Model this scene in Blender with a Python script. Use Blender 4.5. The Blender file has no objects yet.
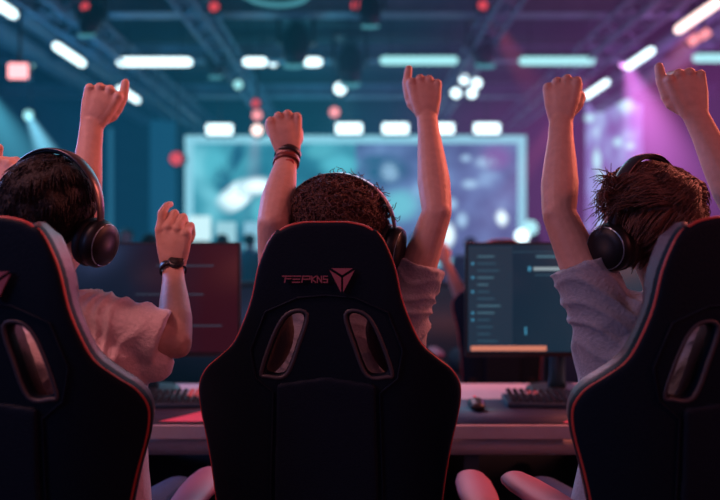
import bpy, bmesh, math, random
import numpy as np
from mathutils import Vector, Matrix, noise
random.seed(7)
C = bpy.context.scene.collection
PI = math.pi
F = 625.0
CZ = 1.30
def V(*a): return Vector(a)
def at(px, py, Y):
    return Vector(((px-360)*Y/F, Y, CZ-(py-250)*Y/F))

# ------------------------------------------------------------------ materials
def mat(name, col, rough=.5, metal=0, emis=None, es=1, spec=.5, bump=None, sheen=0, coat=0, trans=0):
    m = bpy.data.materials.new(name); m.use_nodes = True
    nt = m.node_tree; b = nt.nodes['Principled BSDF']
    b.inputs['Base Color'].default_value = (*col, 1)
    b.inputs['Roughness'].default_value = rough
    b.inputs['Metallic'].default_value = metal
    b.inputs['Specular IOR Level'].default_value = spec
    b.inputs['Sheen Weight'].default_value = sheen
    b.inputs['Coat Weight'].default_value = coat
    b.inputs['Transmission Weight'].default_value = trans
    if emis:
        b.inputs['Emission Color'].default_value = (*emis, 1)
        b.inputs['Emission Strength'].default_value = es
    if bump:
        sc, st, var = bump
        tc = nt.nodes.new('ShaderNodeTexCoord'); n = nt.nodes.new('ShaderNodeTexNoise')
        n.inputs['Scale'].default_value = sc; n.inputs['Detail'].default_value = 4
        bp = nt.nodes.new('ShaderNodeBump'); bp.inputs['Strength'].default_value = st; bp.inputs['Distance'].default_value = .01
        nt.links.new(tc.outputs['Object'], n.inputs['Vector'])
        nt.links.new(n.outputs['Fac'], bp.inputs['Height']); nt.links.new(bp.outputs['Normal'], b.inputs['Normal'])
        if var:
            mx = nt.nodes.new('ShaderNodeMixRGB'); mx.blend_type = 'MULTIPLY'
            mx.inputs[1].default_value = (*col, 1)
            cr = nt.nodes.new('ShaderNodeValToRGB')
            cr.color_ramp.elements[0].position = .3; cr.color_ramp.elements[1].position = .7
            cr.color_ramp.elements[0].color = (1-var,)*3+(1,); cr.color_ramp.elements[1].color = (1, 1, 1, 1)
            mx.inputs[0].default_value = 1
            nt.links.new(n.outputs['Fac'], cr.inputs[0]); nt.links.new(cr.outputs[0], mx.inputs[2])
            nt.links.new(mx.outputs[0], b.inputs['Base Color'])
    return m
M = {}
M['skin'] = mat('skin', (.64, .38, .31), .52, bump=(60, .12, .12))
M['skin2'] = mat('skin_b', (.58, .36, .30), .52, bump=(60, .12, .12))
M['eye'] = mat('eye_white', (.5, .48, .47), .4)
M['hair_black'] = mat('hair_black', (.012, .010, .012), .6, bump=(160, .5, .3), spec=.25)
M['hair_brown'] = mat('hair_brown', (.16, .075, .058), .5, bump=(160, .5, .4), spec=.35)
M['hair_curly'] = mat('hair_curly', (.12, .048, .038), .5, bump=(120, .5, .4), spec=.35)
M['shell'] = mat('chair_shell', (.0030, .0095, .019), .6, bump=(220, .12, .0), spec=.14)
M['shell_panel'] = mat('chair_panel', (.0045, .011, .022), .65, bump=(300, .2, 0), spec=.16)
M['leather'] = mat('chair_leather', (.11, .075, .09), .42, bump=(180, .15, .15), spec=.5)
M['trim'] = mat('red_piping', (.50, .06, .045), .45)
M['slot'] = mat('slot_trim', (.05, .045, .055), .5)
M['logo'] = mat('logo', (.34, .10, .13), .5)
M['plastic'] = mat('black_plastic', (.012, .013, .016), .4)
M['pad'] = mat('armrest_pad', (.40, .11, .15), .5)  # pink of the red light put into the pad's base colour
M['metal'] = mat('dark_metal', (.08, .09, .1), .4, 1)
M['hp'] = mat('headphone_plastic', (.006, .007, .010), .45, spec=.3)
M['hp_band'] = mat('headphone_band', (.10, .08, .085), .3, .6)
M['cush'] = mat('ear_cushion', (.012, .012, .015), .6, spec=.3)
M['ring'] = mat('cup_ring', (.35, .5, .6), .3, .8)
M['desk'] = mat('desk_white', (.55, .47, .50), .45, bump=(30, .05, .08))
M['deskmat'] = mat('desk_mat', (.035, .04, .075), .5, bump=(200, .1, 0))
M['pinkmat'] = mat('pink_pad', (.75, .08, .14), .5, emis=(.8, .05, .10), es=.12)  # pink pad colour, reflected red light added as tint and faint glow
M['redstrap'] = mat('red_leather', (.16, .03, .025), .4)
M['jeans'] = mat('jeans', (.03, .06, .14), .8, bump=(150, .4, .3))
M['darkpants'] = mat('dark_trousers', (.02, .02, .03), .8, bump=(150, .4, .3))
M['shoe'] = mat('shoe', (.3, .3, .32), .6); M['sole'] = mat('sole', (.6, .6, .6), .6)
def shirt_mat(name, col, stripes=False):
    return mat(name, col, .75, bump=(140, .3, .15), sheen=.3)
M['tee_pink'] = shirt_mat('tee_white', (.88, .68, .68))
M['tee_grey'] = shirt_mat('tee_grey', (.28, .26, .32))
M['tee_blue'] = shirt_mat('tee_blue', (.34, .43, .54))
M['tee_navy'] = shirt_mat('tee_navy', (.02, .06, .16))
M['beam'] = mat('beam_steel', (.18, .26, .34), .5, .2, bump=(3, .1, .3))
M['fixture'] = mat('fixture', (.015, .02, .03), .5)
M['wall'] = mat('wall_paint', (.03, .06, .09), .8, bump=(2, .1, .4))
M['ceil'] = mat('ceiling_paint', (.015, .03, .05), .8, bump=(2, .2, .4))
M['floor'] = mat('floor_carpet', (.03, .035, .05), .7, bump=(60, .3, .3))
M['stage'] = mat('stage_black', (.03, .05, .07), .5, bump=(8, .1, .2))
M['crowd'] = mat('crowd_clothes', (.03, .06, .10), .8, bump=(20, .1, .2))
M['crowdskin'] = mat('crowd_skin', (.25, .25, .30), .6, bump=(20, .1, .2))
def glow(name, col, s):
    return mat(name, (.02, .02, .02), .5, emis=col, es=s)
M['L_white'] = glow('lamp_white', (.72, .95, 1), 2.4)
M['L_teal'] = glow('lamp_teal', (.38, .85, .88), 1.05)
M['L_warm'] = glow('lamp_warm', (1, .72, .66), 2.2)
M['L_red'] = glow('lamp_red', (1, .08, .10), .7)
M['L_pink'] = glow('lamp_pink', (1, .32, .34), 1.2)
M['L_purple'] = glow('lamp_purple', (.85, .35, .95), 2.5)
M['L_hot'] = glow('lamp_hot_pink', (1, .38, .40), 2.0)
M['L_dim'] = glow('lamp_dim', (.12, .5, .6), .5)
M['frame_glow'] = glow('frame_glow', (.26, .60, .72), .95)

# ------------------------------------------------------------------ geometry helpers
class MB:
    def __init__(s): s.v = []; s.f = []
    def add(s, vs, fs):
        n = len(s.v); s.v += [tuple(v) for v in vs]; s.f += [tuple(i+n for i in f) for f in fs]; return s
    def box(s, c, d, R=None):
        c = Vector(c); vs = []
        for z in (-1, 1):
            for y in (-1, 1):
                for x in (-1, 1):
                    p = Vector((x*d[0]/2, y*d[1]/2, z*d[2]/2))
                    if R: p = R @ p
                    vs.append(c+p)
        return s.add(vs, [(0, 2, 3, 1), (4, 5, 7, 6), (0, 1, 5, 4), (2, 6, 7, 3), (0, 4, 6, 2), (1, 3, 7, 5)])
    def tube(s, pts, rad, side=None, n=14, cap='round'):
        """closed tube through pts; rad per point: r or (ra, rb), ra along `side`"""
        pts = [Vector(p) for p in pts]
        if not hasattr(rad, '__len__'): rad = [rad]*len(pts)
        rad = [(r, r) if not hasattr(r, '__len__') else r for r in rad]
        rings = []
        N = len(pts)
        prevx = None
        fr = []
        for i in range(N):
            t = (pts[min(i+1, N-1)]-pts[max(i-1, 0)])
            t = t.normalized() if t.length > 1e-9 else Vector((0, 0, 1))
            ref = Vector(side) if side is not None else (prevx if prevx is not None else (Vector((1, 0, 0)) if abs(t.x) < .8 else Vector((0, 1, 0))))
            x = (ref - t*ref.dot(t))
            x = x.normalized() if x.length > 1e-6 else t.orthogonal().normalized()
            y = t.cross(x); prevx = x; fr.append((t, x, y))
        def ring(c, x, y, ra, rb):
            return [c+x*(ra*math.cos(2*PI*k/n))+y*(rb*math.sin(2*PI*k/n)) for k in range(n)]
        t, x, y = fr[0]
        if cap == 'round':
            r0 = min(rad[0])
            for a in (80, 55, 28):
                q = math.cos(math.radians(a)); rings.append(ring(pts[0]-t*(r0*math.sin(math.radians(a))), x, y, rad[0][0]*q, rad[0][1]*q))
        for i in range(N): rings.append(ring(pts[i], fr[i][1], fr[i][2], *rad[i]))
        t, x, y = fr[-1]
        if cap == 'round':
            r0 = min(rad[-1])
            for a in (28, 55, 80):
                q = math.cos(math.radians(a)); rings.append(ring(pts[-1]+t*(r0*math.sin(math.radians(a))), x, y, rad[-1][0]*q, rad[-1][1]*q))
        vs = [p for r in rings for p in r]; fs = []
        for i in range(len(rings)-1):
            for k in range(n):
                k2 = (k+1) % n
                fs.append((i*n+k, i*n+k2, (i+1)*n+k2, (i+1)*n+k))
        fs.append(tuple(reversed(range(n)))); L = (len(rings)-1)*n; fs.append(tuple(L+k for k in range(n)))
        return s.add(vs, fs)
    def loop(s, pts, r, n=8):
        """closed ring tube"""
        pts = [Vector(p) for p in pts]; N = len(pts); vs = []; fs = []
        for i in range(N):
            t = (pts[(i+1) % N]-pts[i-1]).normalized()
            ref = Vector((0, 1, 0)) if abs(t.y) < .9 else Vector((1, 0, 0))
            x = (ref-t*ref.dot(t)).normalized(); y = t.cross(x)
            vs += [pts[i]+x*(r*math.cos(2*PI*k/n))+y*(r*math.sin(2*PI*k/n)) for k in range(n)]
        for i in range(N):
            for k in range(n):
                j = (i+1) % N; k2 = (k+1) % n
                fs.append((i*n+k, i*n+k2, j*n+k2, j*n+k))
        return s.add(vs, fs)
    def ell(s, c, r, R=None, nu=24, nv=14):
        c = Vector(c); vs = []; fs = []
        for j in range(nv+1):
            th = PI*(j+.0)/nv; th = min(max(th, .02), PI-.02)
            for i in range(nu):
                a = 2*PI*i/nu
                p = Vector((r[0]*math.sin(th)*math.cos(a), r[1]*math.sin(th)*math.sin(a), -r[2]*math.cos(th)))
                if R: p = R @ p
                vs.append(c+p)
        for j in range(nv):
            for i in range(nu):
                i2 = (i+1) % nu
                fs.append((j*nu+i, j*nu+i2, (j+1)*nu+i2, (j+1)*nu+i))
        fs.append(tuple(reversed(range(nu)))); fs.append(tuple(nv*nu+k for k in range(nu)))
        return s.add(vs, fs)
    def lathe(s, prof, c=(0, 0, 0), axis='Z', n=32, R=None):
        c = Vector(c); vs = []; fs = []
        for (r, z) in prof:
            for k in range(n):
                a = 2*PI*k/n
                p = Vector((r*math.cos(a), r*math.sin(a), z))
                if axis == 'X': p = Vector((p.z, p.x, p.y))
                if axis == 'Y': p = Vector((p.x, p.z, p.y))
                if R: p = R @ p
                vs.append(c+p)
        for i in range(len(prof)-1):
            for k in range(n):
                k2 = (k+1) % n
                fs.append((i*n+k, i*n+k2, (i+1)*n+k2, (i+1)*n+k))
        fs.append(tuple(reversed(range(n)))); L = (len(prof)-1)*n; fs.append(tuple(L+k for k in range(n)))
        return s.add(vs, fs)
    def mesh(s, name='m'):
        me = bpy.data.meshes.new(name); me.from_pydata(s.v, [], s.f); me.update()
        bm = bmesh.new(); bm.from_mesh(me); bmesh.ops.recalc_face_normals(bm, faces=bm.faces); bm.to_mesh(me); bm.free()
        return me
    def build(s, name, m, parent=None, smooth=True, bevel=0):
        return link(name, s.mesh(name), m, parent, smooth, bevel)
def link(name, me, m, parent=None, smooth=True, bevel=0):
    o = bpy.data.objects.new(name, me); C.objects.link(o)
    if m: me.materials.clear(); me.materials.append(m)
    if parent is not None:
        o.parent = parent
    if smooth is True: me.shade_smooth()
    if bevel:
        b = o.modifiers.new('b', 'BEVEL'); b.width = bevel; b.segments = 3; b.limit_method = 'ANGLE'; b.angle_limit = math.radians(40)
        me.shade_smooth()
        w = o.modifiers.new('w', 'WEIGHTED_NORMAL'); w.keep_sharp = False
    return o
def remesh(me, voxel, smooth=2, fac=.5, pre=None):
    o = bpy.data.objects.new('tmp', me); C.objects.link(o)
    r = o.modifiers.new('r', 'REMESH'); r.mode = 'VOXEL'; r.voxel_size = voxel; r.adaptivity = 0
    if smooth:
        s = o.modifiers.new('s', 'SMOOTH'); s.factor = fac; s.iterations = smooth
    dg = bpy.context.evaluated_depsgraph_get(); dg.update()
    out = bpy.data.meshes.new_from_object(o.evaluated_get(dg), depsgraph=dg)
    bpy.data.objects.remove(o); return out
def co(me):
    a = np.empty(len(me.vertices)*3, 'f'); me.vertices.foreach_get('co', a); return a.reshape(-1, 3)
def setco(me, a):
    me.vertices.foreach_set('co', np.asarray(a, 'f').reshape(-1)); me.update()
def tag(o, label=None, cat=None, group=None, kind=None):
    if label: o['label'] = label
    if cat: o['category'] = cat
    if group: o['group'] = group
    if kind: o['kind'] = kind
    return o
def thing(name, label, cat, loc=(0, 0, 0), rz=0, group=None):
    o = bpy.data.objects.new(name, None); C.objects.link(o); o.location = loc; o.rotation_euler = (0, 0, rz)
    o.empty_display_size = .1
    return tag(o, label, cat, group)
def kids(o): return [c for c in bpy.data.objects if c.parent == o]
def copy_tree(o, parent=None):
    c = o.copy(); C.objects.link(c)
    if parent is not None: c.parent = parent
    for ch in kids(o): copy_tree(ch, c)
    return c
def struct(name, mb, m, **k):
    o = mb.build(name, m, None, smooth=False, **k); o['kind'] = 'structure'; return o
def catmull(pts, k=6, closed=False):
    P = [Vector(p) for p in pts]; out = []; N = len(P)
    R = range(N) if closed else range(N-1)
    for i in R:
        p0 = P[i-1] if (closed or i > 0) else P[0]; p1 = P[i]; p2 = P[(i+1) % N]; p3 = P[(i+2) % N] if (closed or i+2 < N) else P[-1]
        for j in range(k):
            t = j/k
            out.append(.5*((2*p1)+(p2-p0)*t+(2*p0-5*p1+4*p2-p3)*t*t+(3*p1-p0-3*p2+p3)*t**3))
    if not closed: out.append(P[-1])
    return out

# ------------------------------------------------------------------ gaming chair
PROF = [(1.362, .0), (1.361, .05), (1.352, .088), (1.330, .115), (1.30, .132), (1.26, .147), (1.20, .160), (1.15, .178), (1.10, .203),
        (1.065, .240), (1.04, .270), (1.01, .288), (.98, .291), (.94, .285), (.88, .270), (.80, .255), (.70, .243), (.60, .238), (.52, .232), (.48, .215), (.47, .0)]
def bend(x, z): return max(0, abs(x)-.115)**2*2.0 + (1.36-z)*.03
def outline(inset=0, k=4):
    h = catmull([(w, 0, z) for z, w in PROF[1:-1]], k)
    r = [Vector((max(.02, p.x-inset), 0, p.z - (inset if p.z > 1.34 else (-inset if p.z < .5 else 0)))) for p in h]
    return r + [Vector((-p.x, 0, p.z)) for p in reversed(r)]
HOLE = catmull([(.040, 0, 1.165), (.075, 0, 1.170), (.105, 0, 1.135), (.138, 0, 1.045), (.125, 0, 1.033), (.085, 0, 1.036), (.058, 0, 1.10)], 4, True)
def plate(outs, ext, bev):
    cu = bpy.data.curves.new('c', 'CURVE'); cu.dimensions = '2D'; cu.fill_mode = 'BOTH'; cu.extrude = ext; cu.bevel_depth = bev; cu.bevel_resolution = 2
    for pts in outs:
        s = cu.splines.new('POLY'); s.points.add(len(pts)-1); s.use_cyclic_u = True
        for q, p in zip(s.points, pts): q.co = (p.x, p.z, 0, 1)
    o = bpy.data.objects.new('c', cu); C.objects.link(o)
    dg = bpy.context.evaluated_depsgraph_get(); dg.update()
    me = bpy.data.meshes.new_from_object(o.evaluated_get(dg), depsgraph=dg); bpy.data.objects.remove(o)
    a = co(me); a = np.stack([a[:, 0], -a[:, 2], a[:, 1]], 1); setco(me, a); return me
def apply_bend(me, yoff=0, by=-.30):
    a = co(me)
    b = np.maximum(0, np.abs(a[:, 0])-.115)**2*2.0+(1.36-a[:, 2])*.03
    a[:, 1] += b+yoff+by; setco(me, a)
def merge_meshes(ms):
    bm = bmesh.new()
    for m in ms: bm.from_mesh(m)
    me = bpy.data.meshes.new('mm'); bm.to_mesh(me); bm.free(); return me
def strokes(mb, polys, w=.0018, y=0, depth=.003):
    """flat strokes in the xz plane"""
    for p0, p1 in polys:
        a = Vector((p0[0], y, p0[1])); b = Vector((p1[0], y, p1[1])); d = (b-a); L = d.length
        ang = math.atan2(d.z, d.x); R = Matrix.Rotation(-ang, 3, 'Y')
        mb.box((a+b)/2, (L+w, depth, w), R)
def hole_mirror(): return [Vector((-p.x, 0, p.z)) for p in reversed(HOLE)]
BY = -.30
def arm_assembly(root, sx, x, z, rot=0, y0=-.02):
    mb = MB(); R = Matrix.Rotation(rot, 3, 'Z')
    pts = [(-.13, .036), (-.10, .044), (0, .05), (.08, .048), (.125, .038)]
    vs = [Vector((sx*x, y0, z))+R @ Vector((0, p[0], 0)) for p in pts]
    mb.tube(vs, [(p[1], .018) for p in pts], side=R @ Vector((1, 0, 0)), n=20)
    pad = mb.build('armrest_pad', M['pad'], root)
    s = MB(); s.box((sx*x, y0, (z-.02+.44)/2), (.035, .07, z-.02-.44)); s.box((sx*(x-.05), y0, .45), (.14, .06, .02))
    s.build('armrest_post', M['plastic'], root, bevel=.006)
def make_chair(label, loc, rz, text=True, emblem=True, arms=((-.36, .68, 0), (.36, .68, 0)), share=None):
    root = thing('gaming_chair', label, 'chair', loc, rz, None)
    if share: root.scale = (.95, 1, 1)
    global CH
    if share is None:
        CH = {}
        gc = sum(HOLE, Vector())/len(HOLE); GH = [gc+(p-gc)*1.42 for p in HOLE]
        sh = remesh(plate([outline(.008), HOLE, hole_mirror()], .010, .007), .0055, 2); apply_bend(sh, 0, BY); CH['shell'] = sh
        pd = plate([outline(.022), GH, [Vector((-p.x, 0, p.z)) for p in reversed(GH)]], .016, .012)
        a = co(pd); a[:, 1] += .036; setco(pd, a)
        bol = MB()
        o2 = outline(.034, 2)
        half = [p for p in o2 if p.x > 0][2:-1]
        for s in (1, -1):
            bol.tube([(s*(p.x-.072*min(1, max(0, (1.22-p.z)/.16))), .062+.02*min(1, max(0, (1.22-p.z)/.16)), p.z) for p in half], [(.022, .026+.02*min(1, max(0, (1.2-p.z)/.2))) for p in half], n=14)
        pm = remesh(merge_meshes([pd, bol.mesh()]), .008, 4); apply_bend(pm, 0, BY); CH['pad'] = pm
        pp = MB(); ol = outline(.004)
        pp.loop([Vector((p.x, BY+bend(p.x, p.z)-.010, p.z)) for p in ol], .0036); CH['pipe'] = pp.mesh()
        sl = []
        for H in (HOLE, hole_mirror()):
            q = MB(); q.loop([Vector((p.x, BY+bend(p.x, p.z)-.014, p.z)) for p in H], .0048); sl.append(q.mesh())
        CH['slot'] = sl
        pn = plate([[Vector((x, 0, z)) for x, z in ((-.098, .50), (.098, .50), (.105, .80), (.10, 1.015), (.0, 1.03), (-.10, 1.015), (-.105, .80))]], .002, .005)
        pn = remesh(pn, .006, 2); apply_bend(pn, -.019, BY); CH['panel'] = pn
        se = MB()
        for s in (1, -1):
            se.tube([(s*x, BY+bend(x, z)-.0185, z) for x, z in ((.112, .5), (.118, .8), (.112, 1.0), (.150, 1.03), (.160, 1.09), (.128, 1.17), (.06, 1.20), (.0, 1.205))], .0022, n=6)
        CH['seam'] = se.mesh()
        seat = MB(); seat.box((0, .02, .46), (.40, .46, .07))
        for s in (1, -1): seat.tube([(s*.225, -.2, .475), (s*.235, 0, .485), (s*.225, .24, .47)], [.045, .05, .045])
        seat.tube([(-.19, .24, .46), (.19, .24, .46)], .038)
        CH['seat'] = remesh(seat.mesh(), .009, 4)
        bp = MB(); bp.box((0, 0, .40), (.26, .30, .03)); bp.box((0, -.27, .43), (.34, .06, .02)); 
        for s in (1, -1): bp.box((s*.17, -.275, .50), (.05, .03, .16))
        CH['plate'] = bp.mesh()
        gl = MB(); gl.lathe([(.0, .08), (.028, .08), (.028, .25), (.018, .26), (.018, .39), (0, .39)]); CH['lift'] = gl.mesh()
        CH['leg'] = []; CH['wheel'] = []
        for k in range(5):
            a = 2*PI*k/5+.3; l = MB()
            l.tube([(.02*math.cos(a), .02*math.sin(a), .105), (.17*math.cos(a), .17*math.sin(a), .095), (.31*math.cos(a), .31*math.sin(a), .075)], [(.03, .022), (.024, .018), (.018, .014)])
            CH['leg'].append(l.mesh())
            w = MB(); w.lathe([(0, -.022), (.026, -.022), (.03, -.015), (.03, .015), (.026, .022), (0, .022)], (.31*math.cos(a), .31*math.sin(a), .032), 'X'); CH['wheel'].append(w.mesh())
        if True:
            y = BY-.0195
            tx = MB(); u = .0021
            def L(ls, x0, sc=1):
                strokes(tx, [((x0+a*u*sc, 1.237+b*u), (x0+c*u*sc, 1.237+d*u)) for a, b, c, d in ls], .0022, y)
            x0 = -.088
            L([(-2, 4, 7, 4), (2, 1.5, 6, 1.5), (1, 4, 0, -2)], x0+.002)
            L([(1, 4, 8, 4), (.5, 1, 7, 1), (0, -2, 7, -2)], x0+.0185)
            L([(1, 4, 8, 4), (8, 4, 8, 1), (8, 1, 1, 1), (1, 4, 0, -2)], x0+.038)
            L([(0, -2, 0, 4), (0, 1, 4, 4), (0, 1, 4, -2)], x0+.0585)
            L([(0, -2, 0, 4), (0, 4, 4, -2), (4, -2, 4, 4)], x0+.0705)
            L([(4, 4, 0, 4), (0, 4, 0, 1), (0, 1, 4, 1), (4, 1, 4, -2), (4, -2, 0, -2)], x0+.083)
            CH['text'] = tx.mesh()
            em = []
            cx, ct, w, h = .034, 1.262, .026, .050
            cz = ct-.018
            for poly in ([(cx-w*.86, ct), (cx+w*.86, ct), (cx, cz+.004)],
                         [(cx-w, ct-.004), (cx-.0022, cz-.001), (cx-.0022, ct-h)],
                         [(cx+w, ct-.004), (cx+.0022, cz-.001), (cx+.0022, ct-h)]):
                q = MB(); n = len(poly)
                q.add([(px, y-.0015, pz) for px, pz in poly]+[(px, y+.002, pz) for px, pz in poly],
                      [tuple(range(n)), tuple(range(2*n-1, n-1, -1))]+[(i, (i+1) % n, n+(i+1) % n, n+i) for i in range(n)])
                em.append(q.mesh())
            CH['emblem'] = merge_meshes(em)
    link('back_shell', CH['shell'], M['shell'], root)
    tag(link('front_cushion', CH['pad'], M['leather'], root), 'grey leather cushion side catching coloured light')
    tag(link('piping', CH['pipe'], M['trim'], root), 'thin red piping')
    for s in CH['slot']: link('strap_slot', s, M['slot'], root)
    link('rear_panel', CH['panel'], M['shell_panel'], root)
    link('seam', CH['seam'], M['shell_panel'], root)
    link('seat', CH['seat'], M['leather'], root)
    link('tilt_mechanism', CH['plate'], M['plastic'], root, smooth=False)
    link('gas_lift', CH['lift'], M['metal'], root)
    for k in range(5):
        l = link('base_leg', CH['leg'][k], M['plastic'], root); link('caster', CH['wheel'][k], M['plastic'], l)
    if text: tag(link('headrest_lettering', CH['text'], M['logo'], root, smooth=False), 'muted red lettering')
    if emblem: tag(link('headrest_emblem', CH['emblem'], M['logo'], root, smooth=False), 'muted red triangle emblem')
    for x, z, r in arms:
        arm_assembly(root, 1, x, z, r)
    return root
D_C, D_S = 1.32, 1.12
XC, XL, XR = -.060, -.672, .675
make_chair('black gaming chair in the middle with red lettering and emblem', (XC, D_C+.30, 0), math.radians(-2))
make_chair('black gaming chair below the smooth dark-haired head, its cushion edge lit red', (XL, D_S+.30, 0), 0, text=False, arms=((-.30, .66, 0), (.30, .66, 0)), share=1)
make_chair('black gaming chair with no lettering below the brown-haired head, its edge lit blue', (XR, D_S+.30, 0), 0, text=False, emblem=False, arms=((-.275, .745, .35), (.30, .66, 0)), share=1)

# ------------------------------------------------------------------ people
def hand_parts(mb, W, U, N, right, thumb='up', mcp=78, spread=1.0, sc=1.0, curls=None, pips=None):
    U = U.normalized(); N = (N-U*N.dot(U)).normalized()
    T = U.cross(N); T = -T if right else T
    def p(t, u, n): return W+(T*t+U*u+N*n)*sc
    K = [(.032, .084), (.0105, .091), (-.0115, .087), (-.0315, .076)]
    base = [(.014, .006), (.005, .006), (-.005, .006), (-.014, .006)]
    for (t, u), (bt, bu) in zip(K, base):
        mb.tube([p(bt, bu, 0), p((bt+t)/2*1.05, (bu+u)/2, -.002), p(t, u, -.003)], [.0155*sc, .0150*sc, .0125*sc], n=10)
    mb.tube([p(0, .0, -.002), p(0, .028, -.002), p(0, .058, -.002), p(0, .074, -.002)], [(.027*sc, .018*sc), (.034*sc, .019*sc), (.039*sc, .0165*sc), (.039*sc, .013*sc)], side=T, n=20)
    Ls = [(.041, .027, .021), (.045, .030, .022), (.042, .028, .021), (.034, .023, .019)]
    for i, ((t, u), L) in enumerate(zip(K, Ls)):
        m = math.radians((curls[i] if curls else mcp)); r = .0098-.0006*(i == 3)
        c = Vector((t, u+.002, 0)); pts = [c]
        for ang, l in ((m, L[0]), (m+math.radians(pips[i] if pips else 95), L[1]), (m+math.radians((pips[i] if pips else 95)*1.6), L[2]*.8)):
            c = c+Vector((-.0012*spread*(t/.03), l*math.cos(ang), -l*math.sin(ang))); pts.append(c)
        W3 = [p(*q) for q in pts]
        mb.tube([W3[0], (W3[0]*.45+W3[1]*.55), W3[1]], [.0118*sc, r*.93*sc, r*1.06*sc], n=10)
        mb.tube([W3[1], W3[2]], [r*1.04*sc, r*.93*sc], n=10)
        mb.tube([W3[2], W3[3]], [r*.93*sc, r*.82*sc], n=10)
    # thenar + thumb
    mb.tube([p(.012, .012, -.010), p(.030, .040, -.020), p(.036, .056, -.024)], [.015*sc, .0175*sc, .0135*sc], n=12)
    if thumb == 'up': q = [(.036, .055, -.020), (.041, .090, -.020), (.034, .124, -.018)]
    elif thumb == 'long': q = [(.036, .055, -.018), (.042, .090, -.016), (.041, .122, -.012)]
    elif thumb == 'side': q = [(.036, .055, -.024), (.045, .082, -.036), (.040, .102, -.044)]
    else: q = [(.036, .052, -.026), (.026, .066, -.056), (.002, .066, -.064)]
    mb.tube([p(*q[0]), p(*q[1]), p(*q[2])], [.0142*sc, .0120*sc, .0096*sc], n=12)

def arm_tube(mb, S, E, W, side_w, k=1.0):
    up = (E-S); fo = (W-E)
    S0 = S-up*.02
    mb.tube([S0, S+up*.25, S+up*.55, S+up*.85, E], [.055*k, .050*k, .0455*k, .040*k, .0375*k], n=18)
    ptsf = [E, E+fo*.12, E+fo*.3, E+fo*.55, E+fo*.8, E+fo*.95, W+fo.normalized()*.008]
    rr = [(.0375, .0375), (.040, .039), (.0425, .039), (.037, .033), (.030, .0245), (.0285, .0215), (.0285, .0215)]
    mb.tube(ptsf, [(a*k, b*k) for a, b in rr], side=side_w, n=18)
    bulge = (E-S).normalized()-(W-E).normalized()
    if bulge.length > .05: mb.ell(E+bulge.normalized()*.014, (.026*k,)*3, nu=12, nv=8)
    # deltoid
    mb.ell(S, (.06*k, .058*k, .062*k), nu=16, nv=10)

def head_parts(mb, H, R, s=1.0, face=True):
    P = lambda x, y, z: H+R @ (Vector((x, y, z))*s)
    mb.ell(P(0, -.008, .022), (.076*s, .095*s, .092*s), R)
    mb.ell(P(0, .018, -.03), (.064*s, .070*s, .085*s), R)
    mb.ell(P(0, .050, -.085), (.034*s, .034*s, .028*s), R)   # chin
    if face:
        mb.tube([P(0, .083, .012), P(0, .098, -.012), P(0, .106, -.028)], [.007*s, .009*s, .012*s], n=10)
        mb.tube([P(-.038, .078, .022), P(0, .092, .024), P(.038, .078, .022)], [.008*s, .009*s, .008*s], n=8)
        mb.tube([P(-.022, .080, -.055), P(0, .090, -.054), P(.022, .080, -.055)], [.004*s, .0065*s, .004*s], n=8)
        mb.tube([P(-.018, .080, -.065), P(0, .088, -.066), P(.018, .080, -.065)], [.004*s, .007*s, .004*s], n=8)
        for q in (1, -1):
            mb.ell(P(q*.045, .062, -.018), (.018*s,)*3, nu=10, nv=6)
            mb.tube([P(q*.078, -.002, -.030), P(q*.086, -.010, -.008), P(q*.087, -.012, .012), P(q*.080, -.002, .020)], [(.006*s, .010*s), (.006*s, .014*s), (.006*s, .014*s), (.005*s, .009*s)], n=8)

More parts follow.
